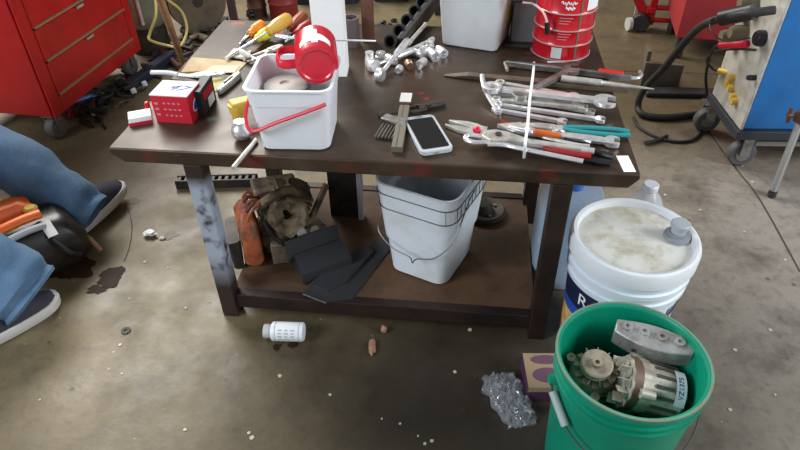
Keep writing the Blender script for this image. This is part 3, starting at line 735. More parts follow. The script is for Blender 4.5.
# utility knife
loc, yw, L_ = seg((217, 96), (241, 76), T)
t = thing('utility_knife', 'silver utility knife lying left of the tub', 'knife', loc, yw)
mb = MB(); mb.prism([(0, -.006), (.015, -.012), (L_*.5, -.013), (L_*.9, -.010), (L_, 0), (L_*.85, .010), (L_*.4, .011), (.01, .006)], .001, .018); mb.build('body', mat('silver_body', (.45, .47, .43), .4, .7), t, bevel=.004)
MB().box((L_*.5, .0, .019), (L_*.35, .006, .003)).build('slider', DARKM, t, bevel=.001)
loc, yw, L_ = seg((190, 76), (212, 72), T+.004)
flat('steel_scraper', [(187, 75), (206, 71), (216, 73), (198, 78)], T+.005, .002, mat('pale_pinkish', (.70, .62, .56), .5), 'pale flat scraper lying on the cardboard', 'scraper')
t = screwdriver('chisel', 'short white-ended chisel near the tub rim', (262, 62), (240, 51), T+.016, mat('bone_handle', (.66, .64, .58), .4), .5, .008, cat='chisel')
pliers('needle_pliers', 'steel pliers lying between the screwdriver and the tub', (282, 47), (246, 62), TS+.004, SATIN, SATIN, .003, .0045, jaw=.3)
# yellow fitting, chrome ball, grey rod left of tub
p = u(239, 117, T)
t = thing('yellow_funnel', 'yellow plastic cone shaped fitting left of the tub', 'fitting', u(240, 122, T)); t.scale = (1.3, 1.3, 1.3)
MB().lathe([(0, 0), (.011, 0), (.013, .012), (.015, .026), (.017, .034), (.017, .040), (.006, .040), (.006, .030), (0, .030)], n=24).build('cone', YEL, t)
MB().prism([(-.012, -.014), (.038, -.012), (.043, .0), (.038, .014), (-.012, .016)], .032, .046, Matrix.Rotation(.5, 4, 'Z')).build('tab', YEL, t, bevel=.003)
mb = MB(); mb.lathe([(.0, 0), (.013, .002), (.022, .011), (.025, .023), (.022, .035), (.014, .043), (.014, .050), (0, .050)], n=28)
tag(mb.build('ball_fitting', CHROME, loc=u(243, 139, T)), 'shiny ball shaped metal fitting in front of the yellow fitting', 'fitting')
A, B = u(233, 168, T+.006), u(256, 140, T+.006)
mb = MB(); mb.cyl((0, 0, 0), B-A, .0055, n=14)
tag(mb.build('steel_rod', SATIN, loc=A), 'short steel rod sticking out over the front edge beside the tub', 'rod')

# ---------------------------------------------------------------- things on the lower shelf
def shelf_z(): return SZ
# square bucket
A, B, C_ = u(388, 262, SZ), u(436, 283, SZ), u(472, 240, SZ)
t = thing('square_bucket', 'white square bucket with black lines and a wire handle, under the table', 'bucket', Vector(((A.x+C_.x)/2, (A.y+C_.y)/2-.034, SZ)), math.radians(-29))
Wb = .185; Hb = .335
mb = MB(); mb.loft([(0, Wb-.02, Wb-.0, .03), (.006, Wb, Wb+.02, .035), (.13, Wb+.022, Wb+.042, .04), (.132, Wb+.03, Wb+.05, .04), (Hb-.006, Wb+.062, Wb+.085, .045), (Hb, Wb+.066, Wb+.09, .045),
                    (Hb, Wb+.054, Wb+.076, .04), (.13, Wb+.018, Wb+.038, .036), (.008, Wb-.006, Wb+.014, .03), (.007, Wb-.02, Wb, .03)])
mb.build('bucket_body', mat('scuffed_white', (.82, .86, .90), .4, 0, (.62, .58, .48), 9, .5, lo=.48, hi=.7), t)
def sqline(z, r=.0016, off=.001):
    f = (z-.132)/(Hb-.132); w1 = Wb+.03+.034*f+off*2; d1 = Wb+.05+.037*f+off*2
    return [(x, y, z) for x, y in rrect(w1, d1, .042)]
INKB = mat('black_print', (.03, .03, .035), .5)
mb = MB(); mb.tube(sqline(.300), .0016, 5, closed=True); mb.tube(sqline(.250), .0016, 5, closed=True)
for k in range(9):
    x = -.10+.025*k
    for (q) in ((x, -(Wb+.075)/2-.001), ((Wb+.052)/2+.002, x)):
        mb.tube([(q[0], q[1]+(0.004 if q[1] < -.1 else 0), .252), (q[0], q[1], .298)], .0010, 4)
mb.build('printed_band', INKB, t)
WIRE = mat('wire', (.14, .13, .12), .4, .8)
mb = MB(); mb.tube(smoothpath([(-.112, -.06, .20), (-.115, -.12, .165), (-.06, -.142, .13), (.0, -.145, .118), (.012, -.15, .105), (.025, -.147, .122), (.08, -.142, .145), (.118, -.11, .20), (.126, -.04, .285), (.127, .0, .30)], 5), .0018, 6)
mb.build('wire_handle', WIRE, t)
# black pulley disc
p = u(484, 218, SZ)
t = thing('pulley', 'black round pulley lying on the shelf beside the square bucket', 'pulley', p+Vector((0, .03, 0)))
MB().lathe([(0, 0), (.072, 0), (.076, .004), (.076, .010), (.070, .013), (.068, .020), (.06, .018), (.035, .012), (.03, .030), (.024, .040), (0, .040)], n=40).build('wheel', DARKM, t)
for k in range(4):
    a = k*PI/2+.4; MB().cyl((.045*math.cos(a), .045*math.sin(a), .012), (.045*math.cos(a), .045*math.sin(a), .02), .006, n=8).build('bolt', STEEL, t)
# engine
c = u(270, 262, SZ)
en = thing('small_engine', 'greasy small engine with an orange housing on the lower shelf', 'engine', Vector((-.39, 1.53, SZ)), .3); en.scale = (1.08, 1.08, 1.06)
def rough(mb, k=.006, s=30):
    for v in mb.bm.verts: v.co += Vector((noise.noise(v.co*s), noise.noise(v.co*s+Vector((7, 0, 0))), noise.noise(v.co*s+Vector((0, 9, 0)))))*k
    return mb
mb = MB(); mb.lathe([(0, 0), (.055, 0), (.075, .015), (.080, .05), (.07, .085), (.045, .10), (0, .10)], n=32, c=(.02, 0, .0)); rough(mb, .012, 22).build('crankcase', GRIME, en)
mb = MB()
for k in range(7): mb.box((.02+.008*k, .0, .105+.013*k), (.12-.004*k, .10, .006), rotY(.35))
mb.cyl((.02, 0, .08), (.085, 0, .20), .034); mb.build('finned_cylinder', GRIME, en, bevel=.001)
mb = MB(); mb.lathe([(.014, 0), (.030, .006), (.050, 0), (.054, .012), (.054, .04), (.045, .045), (.026, .034), (.014, .03)], c=(.03, -.055, .14), axis=(.1, -.75, .6), n=28, closed=True); rough(mb, .014, 45).build('flywheel_ring', GRIME, en)
mb = MB(); mb.loft([(0, .05, .15, .02), (.05, .055, .16, .02), (.12, .05, .13, .02), (.15, .03, .08, .014)], c=(-.075, -.01, .015)); rough(mb, .008, 25).build('housing', mat('grimy_orange', (.42, .10, .035), .5, 0, (.09, .04, .02), 28, .8), en, label='grimy orange housing')
mb = MB(); mb.loft([(0, .03, .12, .012), (.10, .035, .12, .012)], c=(-.12, -.02, .005)); rough(mb, .006, 25).build('side_cover', DARKM, en)
for k in range(5):
    a = k*1.25; MB().tube(smoothpath([(-.09, -.05+.02*k, .10+.02*(k % 2)), (-.06, -.06+.025*k, .18), (-.02, -.04+.02*k, .20-.02*k)], 4), .006, 6).build('hose', BROWN if k % 2 else mat('grimy_orange', (.42, .10, .035)), en)
mb = MB(); mb.box((.10, -.06, .06), (.07, .05, .06), rotZ(.4)); mb.cyl((.09, -.07, .09), (.10, -.095, .10), .016); rough(mb, .004).build('carburettor', ALUB, en, bevel=.003)
MB().tube(smoothpath([(.10, -.03, .15), (.06, -.02, .20), (.0, -.05, .21), (-.04, -.03, .17)], 5), .013, 8).build('intake_pipe', GRIME, en)
MB().tube(smoothpath([(-.03, -.07, .15), (-.01, -.09, .10), (.03, -.095, .06), (.08, -.08, .04)], 5), .007, 8).build('hose', BLACKR, en)
MB().box((.0, -.075, .035), (.05, .03, .07), rotZ(-.2)).build('bracket', ALUB, en, bevel=.003)
mb = MB(); mb.lathe([(0, 0), (.016, 0), (.016, .003), (0, .003)], c=(.065, -.088, .095), axis=(.2, -.6, .75), n=20); mb.build('cap', mat('pale_cap', (.6, .6, .58), .4), en, label='small pale cap')
mb = MB(); mb.tube([(.16, -.01, .19), (.11, -.05, .13), (.055, -.09, .07)], .008, 6, flat=1.6); mb.build('lever', GRIME, en)
mb = MB(); mb.box((.02, .06, .12), (.12, .06, .14), rotX(.2)); rough(mb, .01, 20).build('rear_case', GRIME, en, bevel=.008)
# black plates
NAVY = mat('dark_plate', (.045, .045, .05), .38, .2, (.05, .045, .04), 15, .6)
for i, (pts, z, h, lab) in enumerate((
    ([(303, 296), (344, 262), (384, 236), (396, 242), (352, 300), (326, 303)], SZ+.001, .004, 'flat black plate lying lowest in the stack on the shelf'),
    ([(310, 286), (340, 262), (366, 248), (374, 253), (345, 284), (328, 292)], SZ+.006, .010, 'black plate on the lowest one, middle of the stack'))):
    flat('black_plate', pts, z, h, NAVY, lab, 'plate')
A = u(286, 268, SZ+.055)
t = thing('battery_tray', 'folded dark tray with an upright side on top of the black plates', 'tray', u(321, 270, SZ), math.radians(28))
MB().box((0.01, .0, .050), (.155, .075, .004), rotX(.25)).build('tray_floor', NAVY, t, smooth=False, bevel=.001)
MB().box((.01, -.036, .020), (.155, .004, .040)).build('tray_side', NAVY, t, smooth=False)
MB().box((0.0, .045, .075), (.17, .004, .07), rotX(-.2)).build('tray_side', NAVY, t, smooth=False)
MB().box((-.066, .01, .022), (.004, .08, .044)).build('tray_side', NAVY, t, smooth=False)
A, B = u(303, 294, SZ+.012), u(326, 303, SZ+.012)
MB_ = MB(); MB_.cyl((0, 0, 0), B-A, .0018, n=8); tag(MB_.build('wire_rod', STEEL, loc=A), 'thin bright wire at the front edge of the black plates', 'wire')
# metal frame standing at the back of the shelf
t = thing('metal_frame', 'dark upright metal panel with a grey edge standing at the back of the shelf', 'panel', u(352, 215, SZ), YAW)
MB().box((-.02, 0, .10), (.10, .02, .20)).build('panel', DARKM, t, smooth=False)
MB().box((.035, -.008, .115), (.016, .030, .23)).build('edge', GREYP, t, smooth=False)
# chain/track strip on floor behind the table
t, yw, L_ = seg((178, 186), (258, 184), 0.0)
mb = MB(); 
for k in range(12): mb.box((L_/12*(k+.5), 0, .018), (L_/12*.45, .03, .03))
mb.box((L_/2, .018, .018), (L_, .006, .036)); mb.box((L_/2, -.018, .018), (L_, .006, .036))
tag(mb.build('chain_track', DARKM, loc=t, rotz=yw, smooth=False), 'dark chain-like metal track lying on the floor behind the table', 'track')

# ---------------------------------------------------------------- floor in front
A, B = u(271, 333, .02), u(304, 334, .02)
t = thing('pill_bottle', 'small white bottle lying on its side under the shelf front', 'bottle', Vector((A.x, A.y, .028)), seg((271, 333), (304, 334), .02)[1])
MB().lathe([(.0, 0), (.018, 0), (.027, .006), (.028, .01), (.028, .092), (.025, .096), (0, .096)], axis=(1, 0, 0), n=32).build('bottle_body', WHITE, t)
MB().lathe([(.0, 0), (.0205, 0), (.0205, .018), (.0, .018)], c=(-.018, 0, 0), axis=(1, 0, 0), n=24).build('cap', mat('pale_grey_cap', (.52, .52, .50), .5), t)
mb = MB()
for k in range(2): mb.lathe([(.0282, 0), (.0284, 0), (.0284, .002), (.0282, .002)], c=(.016+.068*k, 0, 0), axis=(1, 0, 0), n=32, closed=True)
for k in range(3):
    for j in range(5):
        a_ = 1.9-.32*j; mb.box((.032+.018*k, -.0283*math.sin(a_)*1.0, .0283*math.cos(a_)*-1*-1), (.011-.003*((j+k) % 2), .004, .0012), rotX(PI/2-a_ if False else a_))
mb.build('label_print', mat('grey_green_print', (.42, .45, .40), .6), t)
def leaf(px, s, m, label, name, cat, seed):
    mb = MB(); bmesh.ops.create_icosphere(mb.bm, subdivisions=3, radius=1)
    for v in mb.bm.verts:
        k = 1+.5*noise.noise(v.co*1.7+Vector((seed, 0, 0))); v.co = Vector((v.co.x*s[0]*k, v.co.y*s[1]*k, (v.co.z*s[2]*k)))
    zmin = min(v.co.z for v in mb.bm.verts)
    for v in mb.bm.verts: v.co.z -= zmin
    return tag(mb.build(name, m, loc=u(*px, 0)), label, cat)
leaf((372, 349), (.010, .026, .007), mat('dry_leaf', (.40, .22, .12), .7), 'curled dry tan leaf on the floor before the table', 'dry_leaf', 'leaf', 1)
leaf((151, 236), (.022, .014, .010), WPAPER, 'crumpled white scrap of paper on the floor left of the table', 'paper_scrap', 'paper', 2)
leaf((163, 239), (.010, .006, .004), mat('offwhite_paper', (.66, .62, .52)), 'tiny pale crumb beside the crumpled paper scrap', 'paper_crumb', 'paper', 5)
leaf((384, 332), (.008, .010, .012), mat('dry_leaf', (.40, .22, .12)), 'small tan crumb under the shelf rail above the dry leaf', 'crumb', 'crumb', 9)
mb = MB(); mb.lathe([(.005, 0), (.0135, 0), (.0135, .0035), (.005, .0035)], n=20, closed=True)
tag(mb.build('rubber_washer', BLACKR, loc=u(126, 331, 0)), 'black rubber washer on the floor at the lower left', 'washer')
CH = [(122, 374), (60, 318), (185, 430), (249, 433), (252, 438), (280, 376), (382, 419), (400, 424), (418, 436), (432, 441), (425, 444), (210, 302), (145, 262), (168, 268), (186, 308), (120, 345), (40, 400), (330, 395), (455, 372), (470, 330), (744, 232), (760, 215), (720, 290), (770, 330), (735, 350), (785, 260), (700, 210), (752, 182), (742, 166), (790, 200), (730, 410), (665, 195), (775, 395), (788, 300)]
ch = MB(); ch.prism([(.004, 0), (.002, .004), (-.003, .003), (-.004, -.001), (0, -.004)], 0, .0018)
chip = tag(ch.build('paint_chip', mat('pale_chip', (.52, .48, .38), .7), smooth=False), 'tiny pale chip lying on the bare concrete floor', 'chip', 'pale chips on the floor')
for i, q in enumerate(CH):
    c = chip if i == 0 else chip.copy()
    if i: COL.objects.link(c)
    c.location = u(*q, 0)+Vector((0, 0, .0003)); s = random.uniform(.5, 1.6); c.scale = (s, s, 1); c.rotation_euler = (0, 0, random.uniform(0, 6))

# purple and yellow box
loc, yw, L_ = seg((526, 402), (557, 402), 0)
t = thing('snack_box', 'purple and yellow box standing beside the green bucket', 'box', loc, yw)
Lb = .105; Hx = .06
MB().box((Lb/2, .055, Hx/2), (Lb, .11, Hx)).build('carton', mat('purple_card', (.10, .035, .09), .45), t, smooth=False, bevel=.001)
MB().box((Lb/2, -.0006, Hx*.86), (Lb, .001, Hx*.28)).build('print_panel', mat('mustard_card', (.40, .28, .16), .5), t, smooth=False)
MB().box((Lb/2, .055, Hx+.0006), (Lb, .11, .001)).build('print_top', mat('mustard_card', (.40, .28, .16), .5), t, smooth=False)
for (x, z, rx, rz) in ((.056, .088, .038, .015), (.056, .038, .040, .024)):
    MB().prism([(rx*math.cos(2*PI*i/24), rz*math.sin(2*PI*i/24)) for i in range(24)], 0, .001, Matrix.Translation((x, z, Hx+.0011))).build('oval_print', mat('mauve_print', (.17, .08, .12), .5), t)
# plastic bag
mb = MB(); nx, ny = 46, 56; V = []
C0 = u(509, 401, 0)
for j in range(ny):
    row = []
    for i in range(nx):
        fx, fy = i/(nx-1)*2-1, j/(ny-1)*2-1
        wdt = .050*(1-.25*max(0, -fy)**1.5)+.006*noise.noise(Vector((0, fy*6, 1)))
        q = Vector((fx*3.3, fy*4.2, .5)); 
        x = fx*wdt + .012*noise.noise(Vector((fy*3, 4, fx)))-.012*fy; y = fy*.080+.010*noise.noise(Vector((fx*4, 8, fy)))
        edge = (1-fx**4)*(1-fy**6)
        z = .004+.018*edge + .034*abs(noise.noise(q*1.3))*(.3+edge) + .010*abs(noise.noise(q*3.1))
        row.append((mb.bm.verts.new((x, y, z)), mb.bm.verts.new((x, y, .0015))))
    V.append(row)
for j in range(ny-1):
    for i in range(nx-1):
        for k in (0, 1): mb.bm.faces.new((V[j][i][k], V[j][i+1][k], V[j+1][i+1][k], V[j+1][i][k]))
bag = D.materials.new('clear_bag'); bag.use_nodes = True; nt = bag.node_tree; b = nt.nodes['Principled BSDF']
b.inputs['Base Color'].default_value = (.50, .54, .58, 1); b.inputs['Roughness'].default_value = .12; b.inputs['Alpha'].default_value = .5
gl = nt.nodes.new('ShaderNodeBsdfGlossy'); gl.inputs['Roughness'].default_value = .12
tr = nt.nodes.new('ShaderNodeBsdfTransparent'); mx = nt.nodes.new('ShaderNodeMixShader'); mx.inputs[0].default_value = .22
mx2 = nt.nodes.new('ShaderNodeMixShader'); mx2.inputs[0].default_value = .16; df = nt.nodes.new('ShaderNodeBsdfDiffuse'); df.inputs[0].default_value = (.7, .72, .75, 1)
nt.links.new(tr.outputs[0], mx.inputs[1]); nt.links.new(gl.outputs[0], mx.inputs[2]); nt.links.new(mx.outputs[0], mx2.inputs[1]); nt.links.new(df.outputs[0], mx2.inputs[2])
nt.nodes.remove(b); nt.links.new(mx2.outputs[0], nt.nodes['Material Output'].inputs[0])
tag(mb.build('plastic_bag', bag, loc=C0, rotz=.12), 'crumpled clear plastic bag on the floor left of the green bucket', 'bag')

# ---------------------------------------------------------------- green bucket with alternators
GC = Vector((.4656, .8178, 0))
t = thing('green_bucket', 'green plastic bucket full of old alternators, front right', 'bucket', GC)
pr = bucket_profile(.37, .128, .146)
MB().lathe(pr, n=72).build('bucket_body', GREEN, t)
for z in (.335, .315):
    MB().lathe([(.1435, z-.003), (.150, z-.002), (.150, z+.002), (.1435, z+.003)], n=72, closed=True).build('rib', GREEN, t)
MB().lathe([(.1475, .3665), (.1530, .3665), (.1530, .3712), (.1475, .3712)], n=72, closed=True).build('rim', mat('dirty_green_rim', (.10, .26, .18), .55, 0, (.20, .17, .12), 30, .8), t, label='scuffed grey-green rim')
mb = MB(); pts = []
for i in range(25):
    f = i/24; a = PI*1.0+(PI)*f; sag = math.sin(f*PI)
    pts.append((.156*math.cos(a), .156*math.sin(a)*1.0, .30-.10*sag))
mb.tube(pts, .002, 6); mb.build('wire_handle', WIRE, t)
MB().cyl((-.150, 0, .30), (-.160, 0, .30), .012).build('ear', GREEN, t)
MB().cyl((.150, 0, .30), (.160, 0, .30), .012).build('ear', GREEN, t)
MB().cyl(Vector(pts[1]), Vector(pts[4]), .009, n=14).build('grip', mat('grey_green_grip', (.35, .42, .40), .5), t)

def alternator(name, label, loc, axis, R, H, roll=0, pulley=True, m=ALUB, s0=-.12, s1=.06):
    t = thing(name, label, 'alternator', loc); t.rotation_euler = (frame_to(axis) @ rotZ(roll)).to_euler()
    # z axis points toward the pulley end
    n = 48
    mb = MB()
    rr = []
    for q, z in ((R*.80, -H*.5), (R*.97, -H*.42), (R, H*s0)):
        rr.append(mb.ring([Vector((q*(1-.05*((k//2) % 2))*math.cos(2*PI*k/n), q*(1-.05*((k//2) % 2))*math.sin(2*PI*k/n), z)) for k in range(n)]))
    mb.skin(rr); mb.build('rear_housing', m, t)
    MB().lathe([(R*.6, H*s0), (R*.985, H*s0), (R*.985, H*s1), (R*.6, H*s1)], n=48, closed=True).build('stator', mat('brown_laminations', (.15, .09, .06), .5, .4), t)
    mb = MB(); rr = []
    for q, z in ((R, H*s1), (R*.98, H*(s1+.40)/2+H*.02), (R*.80, H*max(.40, s1+.03))):
        rr.append(mb.ring([Vector((q*(1-.05*((k//2) % 2))*math.cos(2*PI*k/n), q*(1-.05*((k//2) % 2))*math.sin(2*PI*k/n), z)) for k in range(n)]))
    mb.skin(rr); mb.build('front_housing', m, t)
    for k in range(3):
        a = k*2.1+.4
        mb = MB(); c = Vector((R*1.08*math.cos(a), R*1.08*math.sin(a), 0))
        mb.lathe([(.004, H*.08), (.010, H*.08), (.010, H*.3), (.004, H*.3)], c=c, n=16, closed=True)
        mb.box(c*.9+Vector((0, 0, H*.18)), (.016, .010, H*.2), rotZ(a)); mb.build('mounting_lug', m, t)
    # fan
    mb = MB(); mb.lathe([(0, H*.44), (R*.52, H*.44), (R*.52, H*.46), (0, H*.46)], n=32)
    nb = 11
    for k in range(nb):
        a = 2*PI*k/nb; d = Vector((math.cos(a), math.sin(a), 0)); s_ = Vector((-d.y, d.x, 0))
        P = [d*R*.48-s_*.007, d*R*.48+s_*.007, d*R*.86+s_*.009, d*R*.86-s_*.006]
        mb.skin([mb.ring([p+Vector((0, 0, H*.44)) for p in P]), mb.ring([p+Vector((0, 0, H*.46)) for p in P])])
        Q = [d*R*.50+s_*.006, d*R*.86+s_*.008, d*R*.86+s_*.010, d*R*.50+s_*.008]
        mb.skin([mb.ring([p+Vector((0, 0, H*.44)) for p in Q]), mb.ring([p+Vector((0, 0, H*.60)) for p in Q])])
    mb.build('fan', m, t, smooth=False)
    if pulley:
        MB().lathe([(0, H*.47), (R*.30, H*.47), (R*.62, H*.56), (R*.64, H*.58), (R*.64, H*.60), (R*.40, H*.66), (R*.40, H*.67), (R*.64, H*.73), (R*.64, H*.76), (R*.58, H*.78), (R*.22, H*.75), (R*.20, H*.86), (R*.09, H*.86), (R*.09, H*.76), (0, H*.76)], n=36).build('pulley', m, t)
    return t
# contents rest on a heap of further parts down in the bucket
t = thing('starter_motor', 'dark greasy starter motor lying under the alternators in the green bucket', 'motor', GC+Vector((0, 0, .10)), .4)
MB().lathe([(0, -.09), (.035, -.09), (.05, -.08), (.05, .08), (.035, .09), (0, .09)], axis=(1, 0, 0), n=28, c=(0, .045, .0)).build('motor_body', GRIME, t)
MB().lathe([(0, -.07), (.03, -.07), (.035, -.06), (.035, .06), (0, .06)], axis=(1, 0, 0), n=24, c=(0, -.045, .0)).build('solenoid', GRIME, t)
p = u(597, 358, .325)
alternator('alternator', 'alternator facing up with its round pulley and fan, left in the green bucket', p+Vector((0.007, .010, -.075)), (-.10, -.25, .95), .052, .090, .3)
p = u(650, 384, .285)
alt2 = alternator('alternator', 'alternator lying on its side with slotted rear case, right in the green bucket', p+Vector((-.004, .0, -.012)), (-.88, .14, .22), .057, .130, .2, pulley=False, s0=.26, s1=.40, m=mat('light_cast', (.50, .47, .40), .5, .4, (.25, .21, .16), 24, .7, bump=.2))
mb = MB(); H=.125
for k in range(16):
    a = 2*PI*k/16
    mb.box((.0565*math.cos(a), .0565*math.sin(a), -.020), (.003, .007, .055), rotZ(a))
mb.build('vent_slot', mat('vent_dark', (.06, .05, .04), .8), alt2, smooth=False)
mb = MB(); mb.lathe([(0, -.075), (.018, -.075), (.020, -.060), (.0, -.060)], n=20); mb.cyl((.02, .02, -.07), (.02, .02, -.055), .007, n=10); mb.build('bearing_cap', ALUB, alt2)
mb = MB(); mb.box((.02, -.042, -.03), (.02, .016, .022)); mb.build('connector', BLACK, alt2, bevel=.002)
# marker writing on a paper-white patch, facing up
Mi = alt2.rotation_euler.to_matrix().inverted()
upl = Mi @ Vector((.12, -.45, .88)); ang = math.atan2(upl.y, upl.x)
def altM(c):   # c.x runs round the body, c.y along the axis
    a = ang+c.x/.0585; r = .0585+c.z
    return Vector((r*math.cos(a), r*math.sin(a), -.043+c.y))
mb = MB(); A = []
for i in range(13):
    x = -.040+.080*i/12; A.append([mb.bm.verts.new(altM(Vector((x, y, 0)))) for y in (-.013, .009)])
for i in range(12): mb.bm.faces.new((A[i][0], A[i+1][0], A[i+1][1], A[i][1]))
mb.build('marked_patch', mat('pale_marking_patch', (.52, .55, .62), .5), alt2)
text_mesh('marker_writing', 'VZ1375', .015, mat('dark_blue_ink', (.02, .03, .12), .6), alt2, lambda c: altM(Vector((c.x, c.y-.002, c.z*.3+.0004))), .0006)
# aluminium bracket leaning on top
p1, p2 = u(613, 326, .345), u(692, 350, .345); d = p2-p1; L_ = d.length
t = thing('engine_bracket', 'curved grey aluminium bracket lying across the top of the bucket contents', 'bracket', u(611, 341, .305), math.atan2(d.y, d.x), rot=(.12, 0, math.atan2(d.y, d.x)))
mb = MB(); n = 14; P = []
for i in range(n+1):
    f = i/n; P.append((f*L_, -.004-.018*math.sin(f*PI)))
poly = P+[(L_, .030)]+[(L_*(1-k/8), .030+.012*math.sin(PI*k/8)) for k in range(1, 8)]+[(0, .030)]
mb.prism(poly, 0, .045); mb.build('casting', ALU, t, bevel=.003)
for k in range(4): MB().lathe([(.005, .044), (.011, .044), (.011, .050), (.005, .050)], c=(L_*(.15+.22*k), .016, 0), n=18, closed=True).build('boss', ALU, t)
MB().cyl((L_*.30, -.0215, .018), (L_*.30, -.019, .018), .005).build('bolt_hole', DARKM, t)

# ---------------------------------------------------------------- white round bucket
WC = Vector((.5812, 1.1901, 0))
t = thing('white_bucket', 'white round bucket with a dirty lid and a grey spout cap', 'bucket', WC)
WB = mat('white_bucket_plastic', (.80, .86, .92), .35, 0, (.66, .70, .74), 6, .35)
MB().lathe([(0, 0), (.122, 0), (.130, .008), (.142, .26), (.148, .262), (.149, .275), (.144, .278), (.145, .295), (.151, .297), (.151, .31), (.146, .313), (.147, .355), (0, .355)], n=72).build('bucket_body', WB, t)
MB().lathe([(.1475, .335), (.156, .337), (.157, .372), (.154, .380), (.148, .383), (.140, .380), (.136, .370), (.1355, .366), (.1355, .356), (.1475, .356)], n=72, closed=True).build('lid_rim', WHITE, t)
MB().lathe([(0, .366), (.1358, .366), (.1358, .358), (0, .358)], n=72, closed=False).build('lid', DIRTYW, t, label='cream stained lid')
sp = u(677, 236, .372)-WC; sp.z = .366
MB().lathe([(0, 0), (.030, 0), (.033, .004), (.031, .012), (.024, .014), (.024, .020), (0, .020)], c=sp, n=32).build('spout_collar', mat('mid_grey_plastic', (.26, .28, .30), .45), t)
MB().lathe([(.018, 0), (.018, .018), (.0, .018)], c=sp+Vector((0, 0, .018)), n=28).build('spout_neck', GREYP, t)
MB().lathe([(0, 0), (.022, 0), (.0235, .003), (.0235, .012), (.021, .0145), (0, .0145)], c=sp+Vector((0, 0, .034)), n=32).build('spout_cap', mat('light_grey_cap', (.38, .40, .43), .45), t)
def wb_r(z): return .130+(.012)*(z-.008)/.252
NB = mat('navy_label', (.012, .015, .05), .45); BL = mat('blue_label', (.02, .09, .42), .45); OR = mat('orange_label', (.62, .25, .05), .5, 0, (.85, .62, .25), 14, .8)
a0, a1 = math.radians(172), math.radians(228)
band(MB(), wb_r(.05), wb_r(.21), .05, .21, a0, a1, 18, .0012).build('label', BL, t)
band(MB(), wb_r(.185), wb_r(.255), .185, .255, a0, a1, 18, .0018).build('label', NB, t, label='black band of the label')
band(MB(), wb_r(.06), wb_r(.15), .06, .15, a0, a1, 18, .0020).build('label', OR, t, label='orange and yellow picture of the label')
def wbt(c):
    a = math.radians(211)+c.x/.14; z = .221+c.y; r = wb_r(z)+.0023+c.z*.3
    return Vector((r*math.cos(a), r*math.sin(a), z))
text_mesh('label_letter', 'R', .055, WPAPER, t, wbt)
aa = math.radians(318)
band(MB(), wb_r(.20), wb_r(.235), .20, .235, math.radians(303), math.radians(322), 6, .0015).build('label', mat('grey_blue_label', (.14, .15, .24), .45), t)
mb = MB(); mb.tube([((wb_r(z)+.0025)*math.cos(math.radians(a)), (wb_r(z)+.0025)*math.sin(math.radians(a)), z) for a, z in ((284, .245), (293, .225), (302, .205), (312, .22), (322, .24))], .0018, 6)
mb.build('wire_handle', WIRE, t)

# pale blue container and clear jug behind it
t = thing('blue_container', 'pale blue plastic container standing between the table leg and the white bucket', 'container', Vector((.505, 1.465, 0)), YAW)
LB = mat('pale_blue_plastic', (.30, .38, .46), .3, 0, (.42, .50, .58), 5, .5)
MB().loft([(0, .18, .16, .02), (.005, .19, .17, .03), (.28, .19, .17, .03), (.325, .15, .13, .03), (.33, .10, .09, .03)]).build('container_body', LB, t)
MB().cyl((.0, .0, .328), (.0, 0, .35), .022).build('cap', mat('blue_cap', (.03, .14, .5), .4), t)
p = u(651, 186, .33)
t = thing('clear_jug', 'clear plastic jug with a white cap behind the white bucket', 'jug', Vector((p.x, p.y, 0)))
CLR = mat('clear_plastic', (.80, .82, .84), .15, alpha=.45)
MB().lathe([(0, 0), (.055, 0), (.062, .008), (.062, .20), (.056, .25), (.036, .295), (.019, .315), (.019, .328), (0, .328)], n=36).build('jug_body', CLR, t)
MB().lathe([(0, 0), (.021, 0), (.022, .003), (.022, .018), (.020, .020), (0, .020)], c=(0, 0, .318), n=28).build('cap', WHITE, t)

# ---------------------------------------------------------------- person and power saw at the left
DENIM = mat('blue_denim', (.065, .135, .23), .85, 0, (.12, .20, .31), 7, .8, bump=.5, bscale=200)
DNAVY = mat('dark_shoe_fabric', (.035, .035, .05), .8)
SOLE = mat('white_sole', (.60, .58, .54), .6)
SKIN = mat('skin', (.45, .26, .18), .5)
SHIRT = mat('dark_shirt', (.06, .07, .09), .85)
def skinned(name, V, E, R, m, parent, sub=2, root=0):
    me = D.meshes.new(name); me.from_pydata([tuple(v) for v in V], E, []); o = D.objects.new(name, me); COL.objects.link(o)
    md = o.modifiers.new('skin', 'SKIN'); me.skin_vertices[0].data[root].use_root = True
    for i, r in enumerate(R): me.skin_vertices[0].data[i].radius = r if isinstance(r, tuple) else (r, r)
    md.use_smooth_shade = True
    s_ = o.modifiers.new('sub', 'SUBSURF'); s_.levels = sub; s_.render_levels = sub
    me.materials.append(m); o.parent = parent
    dg = bpy.context.evaluated_depsgraph_get(); me2 = D.meshes.new_from_object(o.evaluated_get(dg))
    o.modifiers.clear(); o.data = me2; me2.materials.clear(); me2.materials.append(m); me2.name = name
    me2.shade_smooth()
    return o
an1 = u(88, 207, .115); kn1 = Vector((-1.60, 1.80, .50))
an2 = u(25, 291, .105); kn2 = Vector((-1.52, 1.34, .52))
hip = Vector((-2.0, 1.42, .47)); h1 = Vector((-1.97, 1.53, .46)); h2 = Vector((-1.97, 1.31, .46))
P = thing('person', 'person in blue jeans and dark shoes, only the lower legs in view at left', 'person', (-2.0, 1.42, 0))
O_ = Vector((-2.0, 1.42, 0))
